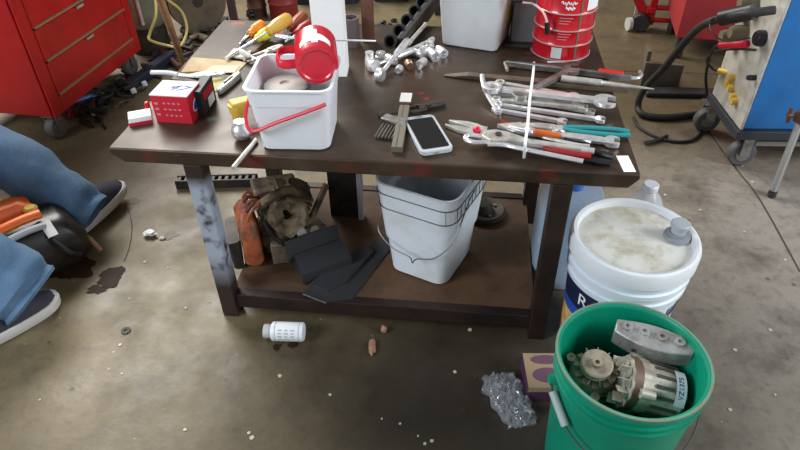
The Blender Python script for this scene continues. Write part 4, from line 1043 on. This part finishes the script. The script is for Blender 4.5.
V = [hip, h1, kn1, an1, h2, kn2, an2, Vector((-1.93, 1.42, .68)), Vector((-1.82, 1.42, .90)), Vector((-1.72, 1.42, 1.00)), Vector((-1.66, 1.42, 1.10)), Vector((-1.62, 1.42, 1.18)),
     Vector((-1.80, 1.61, .92)), Vector((-1.70, 1.68, .68)), Vector((-1.58, 1.68, .52)), Vector((-1.80, 1.23, .92)), Vector((-1.72, 1.15, .70)), Vector((-1.58, 1.12, .55))]
Ed = [(0, 1), (1, 2), (2, 3), (0, 4), (4, 5), (5, 6), (0, 7), (7, 8), (8, 9), (9, 10), (10, 11), (8, 12), (12, 13), (13, 14), (8, 15), (15, 16), (16, 17)]
Rr = [.13, .095, .062, .035, .095, .062, .035, .14, .15, .06, .085, .095, .055, .042, .028, .055, .042, .028]
skinned('body', [v-O_ for v in V], Ed, Rr, SKIN, P)
def leg_sleeve(hp_, kn, an, cuff):
    mb = MB(); d = an-kn
    pts = smoothpath([hp_, hp_*.5+kn*.5+Vector((0, 0, .02)), kn, kn*.75+an*.25, kn*.5+an*.5, kn*.25+an*.75, an-d*.03, an+d*.045], 6)
    n = 28; rings = []
    m_ = len(pts)
    for i, p in enumerate(pts):
        f = i/(m_-1); t_ = (pts[min(i+1, m_-1)]-pts[max(i-1, 0)]).normalized(); Mx = t_.to_track_quat('Z', 'Y').to_matrix()
        r = .125-(.125-cuff)*min(1, f*1.05)**1.5
        if f > .82: r *= 1+.06*math.sin((f-.82)*60)
        q = []
        for k in range(n):
            a = 2*PI*k/n; dd = Mx @ Vector((math.cos(a), math.sin(a), 0)); w = p+dd*r
            fold = .013*noise.noise(w*9)+.008*noise.noise(w*22)+.006*math.sin(f*30+2*math.sin(a))*(f > .4)
            w = p+dd*(r+fold); w.z = max(w.z, .012); q.append(w-O_)
        rings.append(mb.ring(q))
    # inner turn-in at the cuff
    last = [v.co.copy() for v in rings[-1]]; c = sum(last, Vector())/n
    rings.append(mb.ring([c+(v-c)*.90 for v in last])); rings.append(mb.ring([c+(v-c)*.88-d.normalized()*.04 for v in last]))
    mb.skin(rings, cap0=True, cap1=False)
    o = mb.build('trouser_leg', DENIM, P); return o
leg_sleeve(h1, kn1, an1, .066); leg_sleeve(h2, kn2, an2, .098)
# waist of the jeans and shirt, hair, all out of the picture but part of the figure
mb = MB(); mb.lathe([(.0, -.13), (.15, -.12), (.185, -.04), (.17, .06), (.155, .10), (0, .10)], c=hip-O_+Vector((0, 0, 0)), n=24); mb.build('trouser_waist', DENIM, P)
skinned('shirt', [v-O_ for v in (Vector((-1.97, 1.42, .56)), Vector((-1.93, 1.42, .70)), Vector((-1.82, 1.42, .90)), Vector((-1.76, 1.42, .96)), Vector((-1.80, 1.62, .92)), Vector((-1.72, 1.67, .74)), Vector((-1.80, 1.22, .92)), Vector((-1.73, 1.16, .76)))],
        [(0, 1), (1, 2), (2, 3), (2, 4), (4, 5), (2, 6), (6, 7)], [.165, .165, .17, .08, .075, .062, .075, .062], SHIRT, P, root=1)
mb = MB(); mb.lathe([(0, .0), (.07, .01), (.098, .05), (.092, .09), (.05, .125), (0, .13)], c=Vector((-1.64, 1.42, 1.15))-O_, n=24); mb.build('hair', mat('dark_hair', (.03, .02, .015), .8), P)
for s in (1, -1):
    mp = thing('tmp', 'x', 'x')
    D.objects.remove(mp)
    wr = Vector((-1.58, 1.42+(.26 if s > 0 else -.30), .52 if s > 0 else .55))-O_
    for k in range(5):
        y = (k-2)*.017; ln = (.05, .075, .08, .075, .06)[k]
        d0 = Vector((.07, y, .0)); Vv = [wr+Vector((.02, y*.5, 0)), wr+d0, wr+d0+Vector((ln*.5, 0, -.012)), wr+d0+Vector((ln*.8, 0, -.035))]
        skinned('finger', Vv, [(0, 1), (1, 2), (2, 3)], [.010, .0095, .009, .007], SKIN, P, 1)
# shoes
def shoe(ankle_floor, direction, pitch, lift, name='shoe'):
    """heel at the origin, toe towards +X, length .285"""
    L = .285
    e = D.objects.new('tmp', None)
    M = Matrix.Translation(ankle_floor-O_+Vector((0, 0, lift))) @ Matrix.Rotation(math.atan2(direction[1], direction[0]), 4, 'Z') @ Matrix.Rotation(-pitch, 4, 'Y')
    D.objects.remove(e)
    def half(x):
        f = x/L; return .034*math.sqrt(max(0, 1-((f-.12)/.125)**2)) if f < .0 else (.032+.018*math.sin(min(1, max(0, (f-.1)/.6))*PI/2)) * (1 if f < .78 else math.sqrt(max(0, 1-((f-.78)/.225)**2))) * (1 if f > .1 else math.sqrt(max(.0, 1-((.1-f)/.105)**2)))
    xs = [L*(1-math.cos(PI*i/22))/2 for i in range(23)]
    out = [(x, half(x)) for x in xs]+[(x, -half(x)) for x in reversed(xs[1:-1])]
    mb = MB(); rr = []
    for z, k in ((0, .95), (.006, 1.03), (.030, 1.05), (.036, .99)):
        rr.append(mb.ring([M @ Vector(((x-L/2)*k+L/2, y*k, z)) for x, y in out]))
    mb.skin(rr); mb.build('sole', SOLE, P)
    mb = MB(); rr = []
    for i in range(17):
        f = i/16; x = .008+f*(L-.016); h = .036+(.070 if f < .3 else .075*(1-((f-.3)/.7)**1.3)*.85+.014)*(1 if f < .93 else .75)
        hw = max(.006, half(x)*.97); q = []
        for k in range(12):
            a = PI*k/11; q.append(M @ Vector((x, hw*math.cos(a)*(1-.25*math.sin(a)), .024+(h-.024)*math.sin(a)**.7)))
        rr.append(mb.ring(q))
    mb.skin(rr); mb.build('shoe_upper', DNAVY, P)
# raised shoe: heel near the floor, toe tipped up to the right
hl = u(80, 240, 0); shoe(hl+Vector((-.02, -.01, 0)), (.30, .95), .08, .012)
tp = u(58, 300, 0); shoe(tp-Vector((.62, .78, 0))*.285, (.62, .78), .0, .001)
# low stool
t = thing('low_stool', 'low round stool under the seated person', 'stool', (-2.0, 1.42, 0))
MB().lathe([(0, .28), (.16, .28), (.17, .29), (.17, .325), (.16, .335), (0, .335)], n=32).build('seat', BLACKR, t)
for k in range(4):
    a = k*PI/2+.78; MB().cyl((.10*math.cos(a), .10*math.sin(a), .282), (.16*math.cos(a), .16*math.sin(a), 0), .012).build('leg', STEEL, t)
# saw
sw = thing('power_saw', 'orange and black motor saw on the floor between the two shoes', 'saw', u(40, 266, 0), .75); sw.scale = (1.08, 1.08, 1.08)
BK = mat('greasy_black', (.014, .013, .012), .35, 0, (.035, .025, .018), 15, .7)
mb = MB(); mb.loft([(0.0, .20, .15, .03), (.03, .25, .19, .035), (.10, .25, .19, .04), (.15, .20, .15, .04), (.165, .15, .11, .03)], c=(.02, 0, .004)); rough(mb, .010, 16).build('motor_housing', BK, sw)
mb = MB(); mb.loft([(0, .20, .08, .02), (.03, .19, .075, .02), (.045, .14, .05, .018)], c=(-.04, .06, .16)); mb.build('top_cover', ORANGE, sw, label='orange top cover')
mb = MB(); mb.tube(smoothpath([(-.20, .00, .15), (-.10, -.035, .185), (.0, -.04, .195), (.055, -.035, .19)], 6), .017, 10, flat=.8); mb.build('rear_handle', ORANGE, sw, label='orange handle')
mb = MB(); mb.tube(smoothpath([(-.20, -.045, .14), (-.10, -.075, .17), (.0, -.078, .180), (.05, -.07, .17)], 6), .010, 8); mb.build('hand_guard', GREYP, sw, label='grey bar')
mb = MB(); mb.box((-.10, -.095, .10), (.14, .02, .035), rotZ(.1)); mb.build('side_cover', ORANGE, sw, bevel=.004)
MB().lathe([(0, 0), (.020, 0), (.020, .016), (.014, .022), (0, .022)], c=(.045, .015, .172), n=20).build('fuel_cap', YEL, sw)
mb = MB(); mb.box((.055, -.075, .158), (.028, .055, .003), rotX(.5)); mb.build('label_plate', WPAPER, sw, smooth=False, label='white label plate')
mb = MB(); mb.tube([(.12, -.03, .10), (.15, -.06, .05), (.16, -.08, .015)], .008, 8); mb.build('nozzle', WOOD, sw, label='brown spout')
MB().tube(smoothpath([(.05, -.10, .14), (.07, -.12, .09), (.10, -.10, .05)], 5), .008, 8).build('hose', BLACKR, sw)

# ---------------------------------------------------------------- red tool chest
cz = .115
E0 = u(56, 118, cz); E1 = u(141, 49, cz); d = E1-E0; Lc = d.length; yw = math.atan2(d.y, d.x)
tc = thing('tool_chest', 'tall red rolling tool chest at the upper left', 'tool chest', Vector((E0.x, E0.y, 0)), yw)
# local X runs along the drawer front, local Y points behind it
Hc = .80; Dc = .46
MB().box((Lc/2, Dc/2+.008, cz+Hc/2), (Lc, Dc-.016, Hc)).build('cabinet', RED, tc, smooth=False, bevel=.004)
zz = cz+.075
fw = .055
BRASS = mat('tan_trim', (.42, .28, .15), .45, .4)
GAP = mat('drawer_gap', (.05, .006, .006), .8)
for x in (fw/2, Lc-fw/2): MB().box((x, .003, cz+Hc/2), (fw, .012, Hc)).build('frame_post', RED, tc, smooth=False, bevel=.002)
MB().box((Lc/2, .003, cz+.036), (Lc-2*fw, .012, .072)).build('base_panel', RED, tc, smooth=False, bevel=.002)
for h in (.145, .135, .135, .135, .10):
    dr = MB().box((Lc/2, .004, zz+h/2-.003), (Lc-2*fw-.008, .014, h-.010)).build('drawer', RED, tc, smooth=False, bevel=.002)
    MB().box((Lc/2, -.006, zz+.003), (Lc-2*fw-.012, .012, .008)).build('drawer_trim', BRASS, dr, smooth=False)
    MB().box((Lc*.5, -.010, zz+h-.014), (.05, .006, .010)).build('handle_tab', SATIN, dr, smooth=False, bevel=.001)
    zz += h
def caster(parent, x, y, r, name='caster', wheel=BLACKR, hub=STEEL, zt=None):
    zt = zt or r*2.3
    c = thing('x', 'x', 'x'); D.objects.remove(c)
    mb = MB(); mb.box((x, y, zt-.003), (r*1.3, r*1.1, .006)); mb.box((x-.0, y-r*.55, (zt+r)/2), (r*.7, .005, zt-r)); mb.box((x, y+r*.55, (zt+r)/2), (r*.7, .005, zt-r))
    o = mb.build(name, hub, parent, smooth=False)
    mb = MB(); mb.lathe([(r*.3, -r*.38), (r*.9, -r*.38), (r, -r*.25), (r, r*.25), (r*.9, r*.38), (r*.3, r*.38)], c=(x, y, r), axis=(0, 1, 0), n=28, closed=True)
    mb.build('wheel', wheel, o)
    mb = MB(); mb.lathe([(0, -r*.42), (r*.5, -r*.42), (r*.55, -r*.3), (r*.55, r*.3), (r*.5, r*.42), (0, r*.42)], c=(x, y, r), axis=(0, 1, 0), n=20); mb.build('hub', hub, o)
    return o
GREYW = mat('grey_wheel', (.16, .15, .14), .6, 0, (.09, .08, .07), 14, .7)
for x in (.035, Lc-.06):
    for y in (.05, Dc-.06): caster(tc, x, y, .05, wheel=GREYW, zt=cz)
# ---------------------------------------------------------------- scrap between chest and table
kinds = []
def scr(mb, m): kinds.append((mb, m))
k1 = MB().box((0, 0, .012), (.10, .03, .024)).build('scrap_metal', DARKM, bevel=.004)
k2 = MB(); k2.lathe([(.010, 0), (.030, 0), (.030, .02), (.010, .02)], n=20, closed=True); k2 = k2.build('scrap_metal', DARKM)
k3 = MB(); k3.tube(smoothpath([(-.09, 0, .01), (-.03, .02, .012), (.03, -.01, .012), (.10, .02, .01)], 5), .008, 8); k3 = k3.build('scrap_metal', BLACKR)
k4 = MB(); k4.prism([(-.05, -.02), (.03, -.03), (.05, .0), (.01, .03), (-.04, .02)], 0, .015); k4 = k4.build('scrap_metal', GRIME, bevel=.002)
k5 = MB(); k5.cyl((-.07, 0, .014), (.07, 0, .014), .014); k5.cyl((.05, 0, .014), (.08, 0, .014), .018); k5 = k5.build('scrap_metal', SCR)
protos = [k1, k2, k3, k4, k5]; usedp = set()
SG = 'scrap parts heaped on the floor beside the table'
def inquad(n, quad, sc=(.35, .85), where='in the heap beside the red chest'):
    for _ in range(n):
        a, b = random.random(), random.random()
        p = [(1-a)*((1-b)*quad[0][k]+b*quad[3][k])+a*((1-b)*quad[1][k]+b*quad[2][k]) for k in (0, 1)]
        pr_ = random.choice(protos)
        if pr_.name not in usedp: c = pr_; usedp.add(pr_.name)
        else: c = pr_.copy(); COL.objects.link(c)
        s = random.uniform(*sc); c.scale = (s, s, s); c.location = u(*p, 0)+Vector((0, 0, random.choice((0, 0, .015, .03)))); c.rotation_euler = (0, 0, random.uniform(0, 6.3))
        kind_ = {k1: 'small dark metal block', k2: 'dark round metal ring', k3: 'bent black rubber hose piece', k4: 'jagged greasy metal plate', k5: 'short rusty stepped shaft'}[pr_]
        tag(c, kind_+' '+where, 'scrap', kind_+' '+where)
inquad(60, [(75, 118), (92, 130), (160, 72), (135, 62)])
inquad(30, [(150, 70), (186, 66), (212, 40), (165, 36)], where='on the floor below the yellow hose')
inquad(10, [(195, 40), (222, 28), (225, 20), (195, 22)], (.5, .9), where='around the foot of the black stand leg')
for o_ in protos:
    if o_.name not in usedp: D.objects.remove(o_)
A = u(70, 103, .02); B = u(97, 94, .02)
mb = MB(); mb.cyl((0, 0, 0), B-A, .009); tag(mb.build('blue_tube', mat('bright_blue', (.15, .35, .8), .3), loc=A), 'bright blue tube poking out under the red chest', 'tube')
A = u(93, 108, .03); B = u(105, 128, .008)
mb = MB(); mb.cyl((0, 0, 0), B-A, .006); tag(mb.build('black_lever', BLACK, loc=A), 'thin black lever reaching onto the bare floor below the red chest', 'lever')
for q, nm, lb in (((95, 116), 'plastic_plug', 'white plug at the end of the scrap heap under the chest'), ((134, 94), 'white_plug', 'white plug on the floor left of the red box'), ((145, 87), 'white_plug', 'pale plug lying behind the white plug')):
    leaf(q, (.016, .013, .014), WHITE, lb, nm, 'plug', 3)
leaf((73, 117), (.014, .02, .014), REDP, 'small red plastic bit beside the chest caster', 'red_bit', 'plastic bit', 4)
A = u(128, 88, .025); B = u(172, 55, .025)
mb = MB(); mb.box(((B-A).length/2, 0, 0), ((B-A).length, .05, .05)); d = B-A
tag(mb.build('dark_beam', mat('navy_beam', (.02, .025, .05), .5), loc=A, rotz=math.atan2(d.y, d.x), bevel=.004), 'dark blue beam lying on the floor beside the scrap heap', 'beam')
# ---------------------------------------------------------------- tank, hose, stick at the back left
t = thing('gas_tank', 'grey green upright tank behind the red tool chest', 'tank', u(147, 56, 0)+Vector((0, .10, 0)))
TG = mat('dusty_tank', (.20, .20, .14), .45, .2, (.13, .12, .08), 8, .7)
MB().lathe([(0, .10), (.07, .115), (.115, .16), (.125, .22), (.125, .62), (.10, .70), (.04, .73), (0, .73)], n=36).build('tank_body', TG, t)
MB().lathe([(.08, 0), (.10, 0), (.10, .14), (.08, .14)], n=30, closed=True).build('foot_ring', DARKM, t)
MB().cyl((.035, -.124, .18), (.035, -.124, .60), .009).build('gauge_tube', SATIN, t)
p = u(181, 44, 0)+Vector((.07, .20, 0))
t = thing('hose_reel', 'brown round reel beside the tank at the back', 'reel', p)
MB().lathe([(.03, -.04), (.16, -.04), (.16, -.03), (.12, -.03), (.12, .03), (.16, .03), (.16, .04), (.03, .04)], c=(0, 0, .17), axis=(.5, -.85, .1), n=36, closed=True).build('drum', mat('dusty_brown', (.14, .10, .06), .7, 0, (.07, .05, .03), 10, .8), t)
MB().cyl((-.02, .034, .17), (.02, -.034, .17), .03).build('hub', DARKM, t)
HY = mat('yellow_hose', (.62, .48, .16), .5)
P_ = [u(155, -8, .50), u(156, 15, .42), u(150, 33, .33), u(150, 40, .30), u(165, 45, .25), u(180, 46, .25), u(187, 30, .30), u(182, 12, .38), u(168, 0, .45), u(158, -10, .50)]
P0 = P_[0]; mb = MB(); mb.tube([q-P0 for q in smoothpath(P_, 6)], .006, 8)
tag(mb.build('yellow_hose', HY, loc=P0), 'yellow hose looped in front of the tank and the reel', 'hose')
A = u(186, 72, .30); Bt = u(157, -10, .85)
d = (Bt-A); A0 = A-d*(A.z/d.z); mb = MB(); mb.cyl((0, 0, .012), Bt-A0, .011)
tag(mb.build('wooden_stick', WOOD, loc=A0), 'brown wooden handle leaning upright at the left edge of the table', 'stick')
A = u(158, 48, .02); B = u(180, 68, .02); mb = MB(); mb.cyl((0, 0, 0), B-A, .016, n=14)
tag(mb.build('rusty_pipe', BROWN, loc=A), 'rusty pipe lying on the floor below the yellow hose', 'pipe')
for (a, b, r, lb) in (((183, 30), (208, 40), .022, 'dusty brown pipe lying behind the table, nearer one'), ((186, 22), (212, 26), .028, 'dusty brown pipe lying behind the table, farther one')):
    A, B = u(*a, r), u(*b, r); mb = MB(); mb.cyl((0, 0, 0), B-A, r, n=16); tag(mb.build('dusty_pipe', mat('dusty_olive', (.16, .13, .08), .7), loc=A), lb, 'pipe')
# black post, thin post, red drum etc. behind the table
t = thing('black_stand', 'black metal stand leg behind the back left corner of the table', 'stand', u(208, 22, 0))
mb = MB(); mb.skin([mb.ring([(-.045, -.03, 0), (.04, -.03, 0), (.04, .03, 0), (-.045, .03, 0)]), mb.ring([(-.10, -.02, .7), (-.0, -.02, .7), (-.0, .04, .7), (-.10, .04, .7)])]); mb.build('stand_leg', BLACK, t, smooth=False, bevel=.004)
MB().box((.02, -.02, .012), (.20, .10, .022)).build('foot', BLACK, t, bevel=.004)
o = MB().box((0, 0, .25), (.045, .03, .50)).build('thin_post', mat('mauve_steel', (.13, .085, .085), .5, .2), loc=u(234, 19, 0), smooth=False)
tag(o, 'thin purple-brown steel post standing on the floor behind the table', 'post')
for (px_, r, h, m, lb, nm) in (((256, 20), .055, .30, BROWN, 'rust red drum on the floor behind the table, left of the bright red one', 'rusty_drum'), ((283, 22), .085, .5, mat('dull_red', (.30, .035, .025), .5), 'dull red ribbed drum behind the screwdriver handles', 'red_drum')):
    pr_ = [(0, 0), (r, 0)]
    for k in range(1, 5): pr_ += [(r, h*k/5-.01), (r+.006, h*k/5), (r, h*k/5+.01)]
    pr_ += [(r, h), (0, h)]
    mb = MB(); mb.lathe(pr_, n=32); tag(mb.build(nm, m, loc=u(*px_, 0)+Vector((0, .08, 0))), lb, 'drum')
p = u(305, 12, 0)
o = MB().loft([(0, .40, .25, .04), (.30, .36, .22, .04), (.36, .25, .18, .04)]).build('dark_machine', mat('dark_machine_paint', (.02, .022, .03), .5), loc=p+Vector((.12, .25, 0)))
tag(o, 'dark rounded machine on the floor behind the white carton', 'machine')
p = u(395, 2, 0)
o = MB().loft([(0, .22, .20, .03), (.18, .20, .18, .03), (.22, .12, .1, .03)]).build('motor_block', MAN, loc=p+Vector((-.02, .1, 0)))
tag(o, 'small black motor block on the floor beyond the manifold', 'motor')
o = MB().box((0, 0, .26), (.16, .30, .52)).build('steel_crate', RUST, loc=u(445, 10, 0)+Vector((.03, .05, 0)), rotz=YAW, bevel=.004)
tag(o, 'dark rusty steel crate on the floor behind the frosted bin', 'crate')
leaf((252, 18), (.03, .03, .03), BLACK, 'small black rubber lump on the floor behind the table', 'rubber_lump', 'rubber lump', 6)
for i, q in enumerate([(377, 27), (383, 24), (389, 27), (394, 22)]):
    leaf(q, (.02, .012, .010), BLACK, ['leftmost black bit', 'second black bit', 'third black bit', 'rightmost black bit'][i]+' on the bare floor left of the black manifold', 'black_bit', 'scrap', i+11)

# ---------------------------------------------------------------- welder at the right
WCn = u(740, 139, .135); WCn.z = 0
wl = thing('welding_machine', 'blue welding machine on casters with a grey control panel', 'welder', WCn, math.radians(-3))
BLUE = mat('welder_blue', (.012, .15, .42), .4, 0, (.02, .11, .30), 7, .6)
PANEL = mat('grey_panel', (.52, .49, .43), .5, 0, (.26, .24, .21), 12, .7)
Wz0 = .17
MB().box((.40, .155, .52), (.80, .29, .70)).build('cabinet', BLUE, wl, smooth=False, bevel=.006)
MB().box((-.004, .155, .52), (.010, .30, .70)).build('control_panel', PANEL, wl, smooth=False, bevel=.002)
MB().box((.39, .155, .150), (.82, .32, .036)).build('base_frame', mat('dark_base', (.03, .035, .045), .5), wl, smooth=False, bevel=.003)
for x, y in ((.045, .04), (.0, .30), (.74, .04), (.74, .30)): caster(wl, x, y, .052, wheel=mat('caster_wheel', (.10, .10, .11), .6), hub=STEEL, zt=.134)
def knob(y, z, r, m, h=.03, nm='knob'): MB().lathe([(0, 0), (r, 0), (r, h*.7), (r*.8, h), (0, h)], c=(-.009, y, z), axis=(-1, 0, 0), n=16).build(nm, m, wl)
knob(.07, .50, .028, BLACK); knob(.03, .37, .010, BLACK); 
for (y, z) in ((.19, .27), (.16, .265), (.12, .25), (.18, .30), (.10, .24)): knob(y, z, .014, YEL, .02, 'terminal')
for (y, z) in ((.24, .52), (.20, .58), (.25, .63), (.20, .47), (.26, .43)): knob(y, z, .026, mat('dusty_olive', (.16, .13, .08)), .06, 'connector')
MB().box((.36, .10, .07), (.5, .05, .02)).build('step', mat('pale_step', (.42, .42, .40), .5), wl, smooth=False)
# thick hose
Pn = [u(775, 10, .62), u(745, 14, .60), u(722, 18, .55), u(700, 27, .48), u(680, 48, .36), u(664, 68, .24), u(645, 88, .12), u(638, 105, .04), u(644, 115, .016), u(670, 117, .016), u(718, 111, .016)]
P0 = Pn[0]; t = thing('welding_cable', 'thick black welding cable arching down from the welder to the floor', 'cable', P0)
MB().tube([q-P0 for q in smoothpath(Pn, 7)], .0145, 10).build('cable', BLACKR, t)
MB().cyl(Pn[2]-P0, Pn[1]-P0+Vector((.03, 0, .01)), .028, n=16).build('plug', BLACK, t)
def cable(name, pts, r, m, lb, extra=None):
    Q = [u(a, b, z) for a, b, z in pts]; t = thing(name, lb, 'cable', Q[0])
    MB().tube([q-Q[0] for q in smoothpath(Q, 7)], r, 8).build('cable', m, t)
    if extra: MB().cyl(Q[0]-Q[0], Q[1]-Q[0], extra[0], n=14).build('plug', extra[1], t)
cable('red_plug_cable', [(748, 44, .48), (720, 45, .44), (712, 52, .38), (706, 75, .22), (707, 100, .06), (704, 125, .012), (692, 140, .007), (665, 140, .007), (640, 128, .007), (633, 117, .007)], .006, BLACKR, 'thin black cable with a red plug looping down to the floor', (.013, REDP))
cable('yellow_plug_cable', [(742, 75, .30), (719, 71, .28), (712, 68, .28), (707, 60, .33), (715, 52, .38), (735, 49, .44), (756, 50, .46)], .005, BLACKR, 'thin dark cable with a yellow plug at the welder panel', (.013, YEL))
cable('thin_wire', [(750, 38, .5), (725, 41, .48), (712, 32, .5), (710, 22, .52), (714, 18, .55)], .003, BLACKR, 'thin wire looped below the thick cable plug')
cable('short_hose', [(645, 143, .009), (658, 140, .009), (667, 136, .009)], .008, BLACKR, 'short end of black hose on the floor below the cable loop')
# grey prop
A, B = u(772, 194, .012), u(800, 122, .26); d = B-A
t = thing('steel_prop', 'grey steel prop standing on the floor at the right edge', 'prop', A)
MB().cyl((0, 0, 0), d*1.25, .0125, n=14).build('tube', mat('grey_tube', (.34, .34, .32), .5, .5), t)
MB().cyl((0, 0, -.011), (0.004, 0.004, .012), .015, n=14).build('foot', BLACKR, t)
mb = MB(); mb.box(d*1.02+Vector((0, -.01, .02)), (.05, .04, .04), rotZ(.4)); mb.cyl(d*1.0+Vector((-.005, 0, .02)), d*1.0+Vector((-.055, 0, .03)), .009); mb.cyl(d*1.0+Vector((-.045, 0, .0)), d*1.0+Vector((-.05, 0, .055)), .007)
mb.build('clamp', BROWN, t)
# brown steel bracket on floor
p = u(640, 86, 0)
t = thing('steel_bracket', 'heavy brown steel bracket standing on the floor beyond the table', 'bracket', p, math.radians(-14)); t.scale = (.9, .9, .8)
BB = mat('brown_bracket', (.17, .13, .09), .6, .2, (.09, .065, .045), 10, .7)
MB().box((.095, .01, .075), (.19, .022, .15)).build('front_plate', BB, t, smooth=False, bevel=.003)
MB().prism([(0, 0), (.17, 0), (.17, .16), (.10, .21), (0, .21)], 0, .02, Matrix.Translation((.002, .02, 0)) @ Matrix.Rotation(PI/2, 4, 'Z') @ Matrix.Rotation(PI/2, 4, 'X')).build('side_plate', BB, t, smooth=False, bevel=.002)
MB().box((.095, .10, .012), (.19, .16, .022)).build('base_plate', BB, t, smooth=False)
# red cabinet and red jack behind
A, B = u(676, 38, .12), u(748, 43, .12); d = B-A; yw = math.atan2(d.y, d.x)
strip_ = MB(); strip_.box((0, 0, .012), (.42, .07, .024), rotZ(-.08)); tag(strip_.build('dark_strip', BLACKR, loc=u(690, 95, 0), bevel=.006), 'dark flat strip on the floor behind the cable loop', 'strip')  # flat dark strip laid where the floor tone drops
t = thing('red_cabinet', 'red steel cabinet on feet at the back right behind the cables', 'cabinet', Vector((A.x, A.y, 0)), yw)
MB().box((d.length/2+.1, .22, .47), (d.length+.2, .44, .70)).build('cabinet_body', mat('faded_red', (.40, .035, .035), .45, 0, (.30, .03, .03), 5, .6), t, smooth=False, bevel=.006)
for x in (.04, d.length+.14):
    for y in (.05, .38): MB().cyl((x, y, 0), (x, y, .13), .022).build('foot', DARKM, t)
t = thing('engine_hoist', 'red floor hoist with round rungs and black wheels at the back', 'hoist', u(642, 30, 0)+Vector((-.02, 0, 0)), math.radians(-10))
MB().box((.04, .0, .12), (.05, .05, .03)).build('cross_block', RED, t, bevel=.003)
for i in range(3): MB().cyl((.05, .02+.0*i, .055+.07*i), (.25, .02, .055+.07*i), .014, n=14).build('rung', RED, t)
MB().box((.055, .03, .24), (.035, .05, .42)).build('upright', RED, t, bevel=.003)
MB().box((-.07, .02, .22), (.045, .05, .42), rotY(-.55)).build('brace', RED, t, bevel=.003)
MB().box((-.01, .02, .20), (.06, .012, .28)).build('gusset', mat('pale_gusset', (.42, .38, .34), .5), t, bevel=.002)
MB().lathe([(0, -.025), (.045, -.025), (.05, -.018), (.05, .018), (.045, .025), (0, .025)], c=(-.0, -.01, .05), axis=(0.2, 1, 0), n=28).build('wheel', BLACKR, t)
MB().lathe([(0, -.010), (.036, -.010), (.036, .010), (0, .010)], c=(-.06, -.01, .036), axis=(1, .3, 0), n=24).build('wheel', mat('pale_wheel', (.5, .48, .44), .5), t)
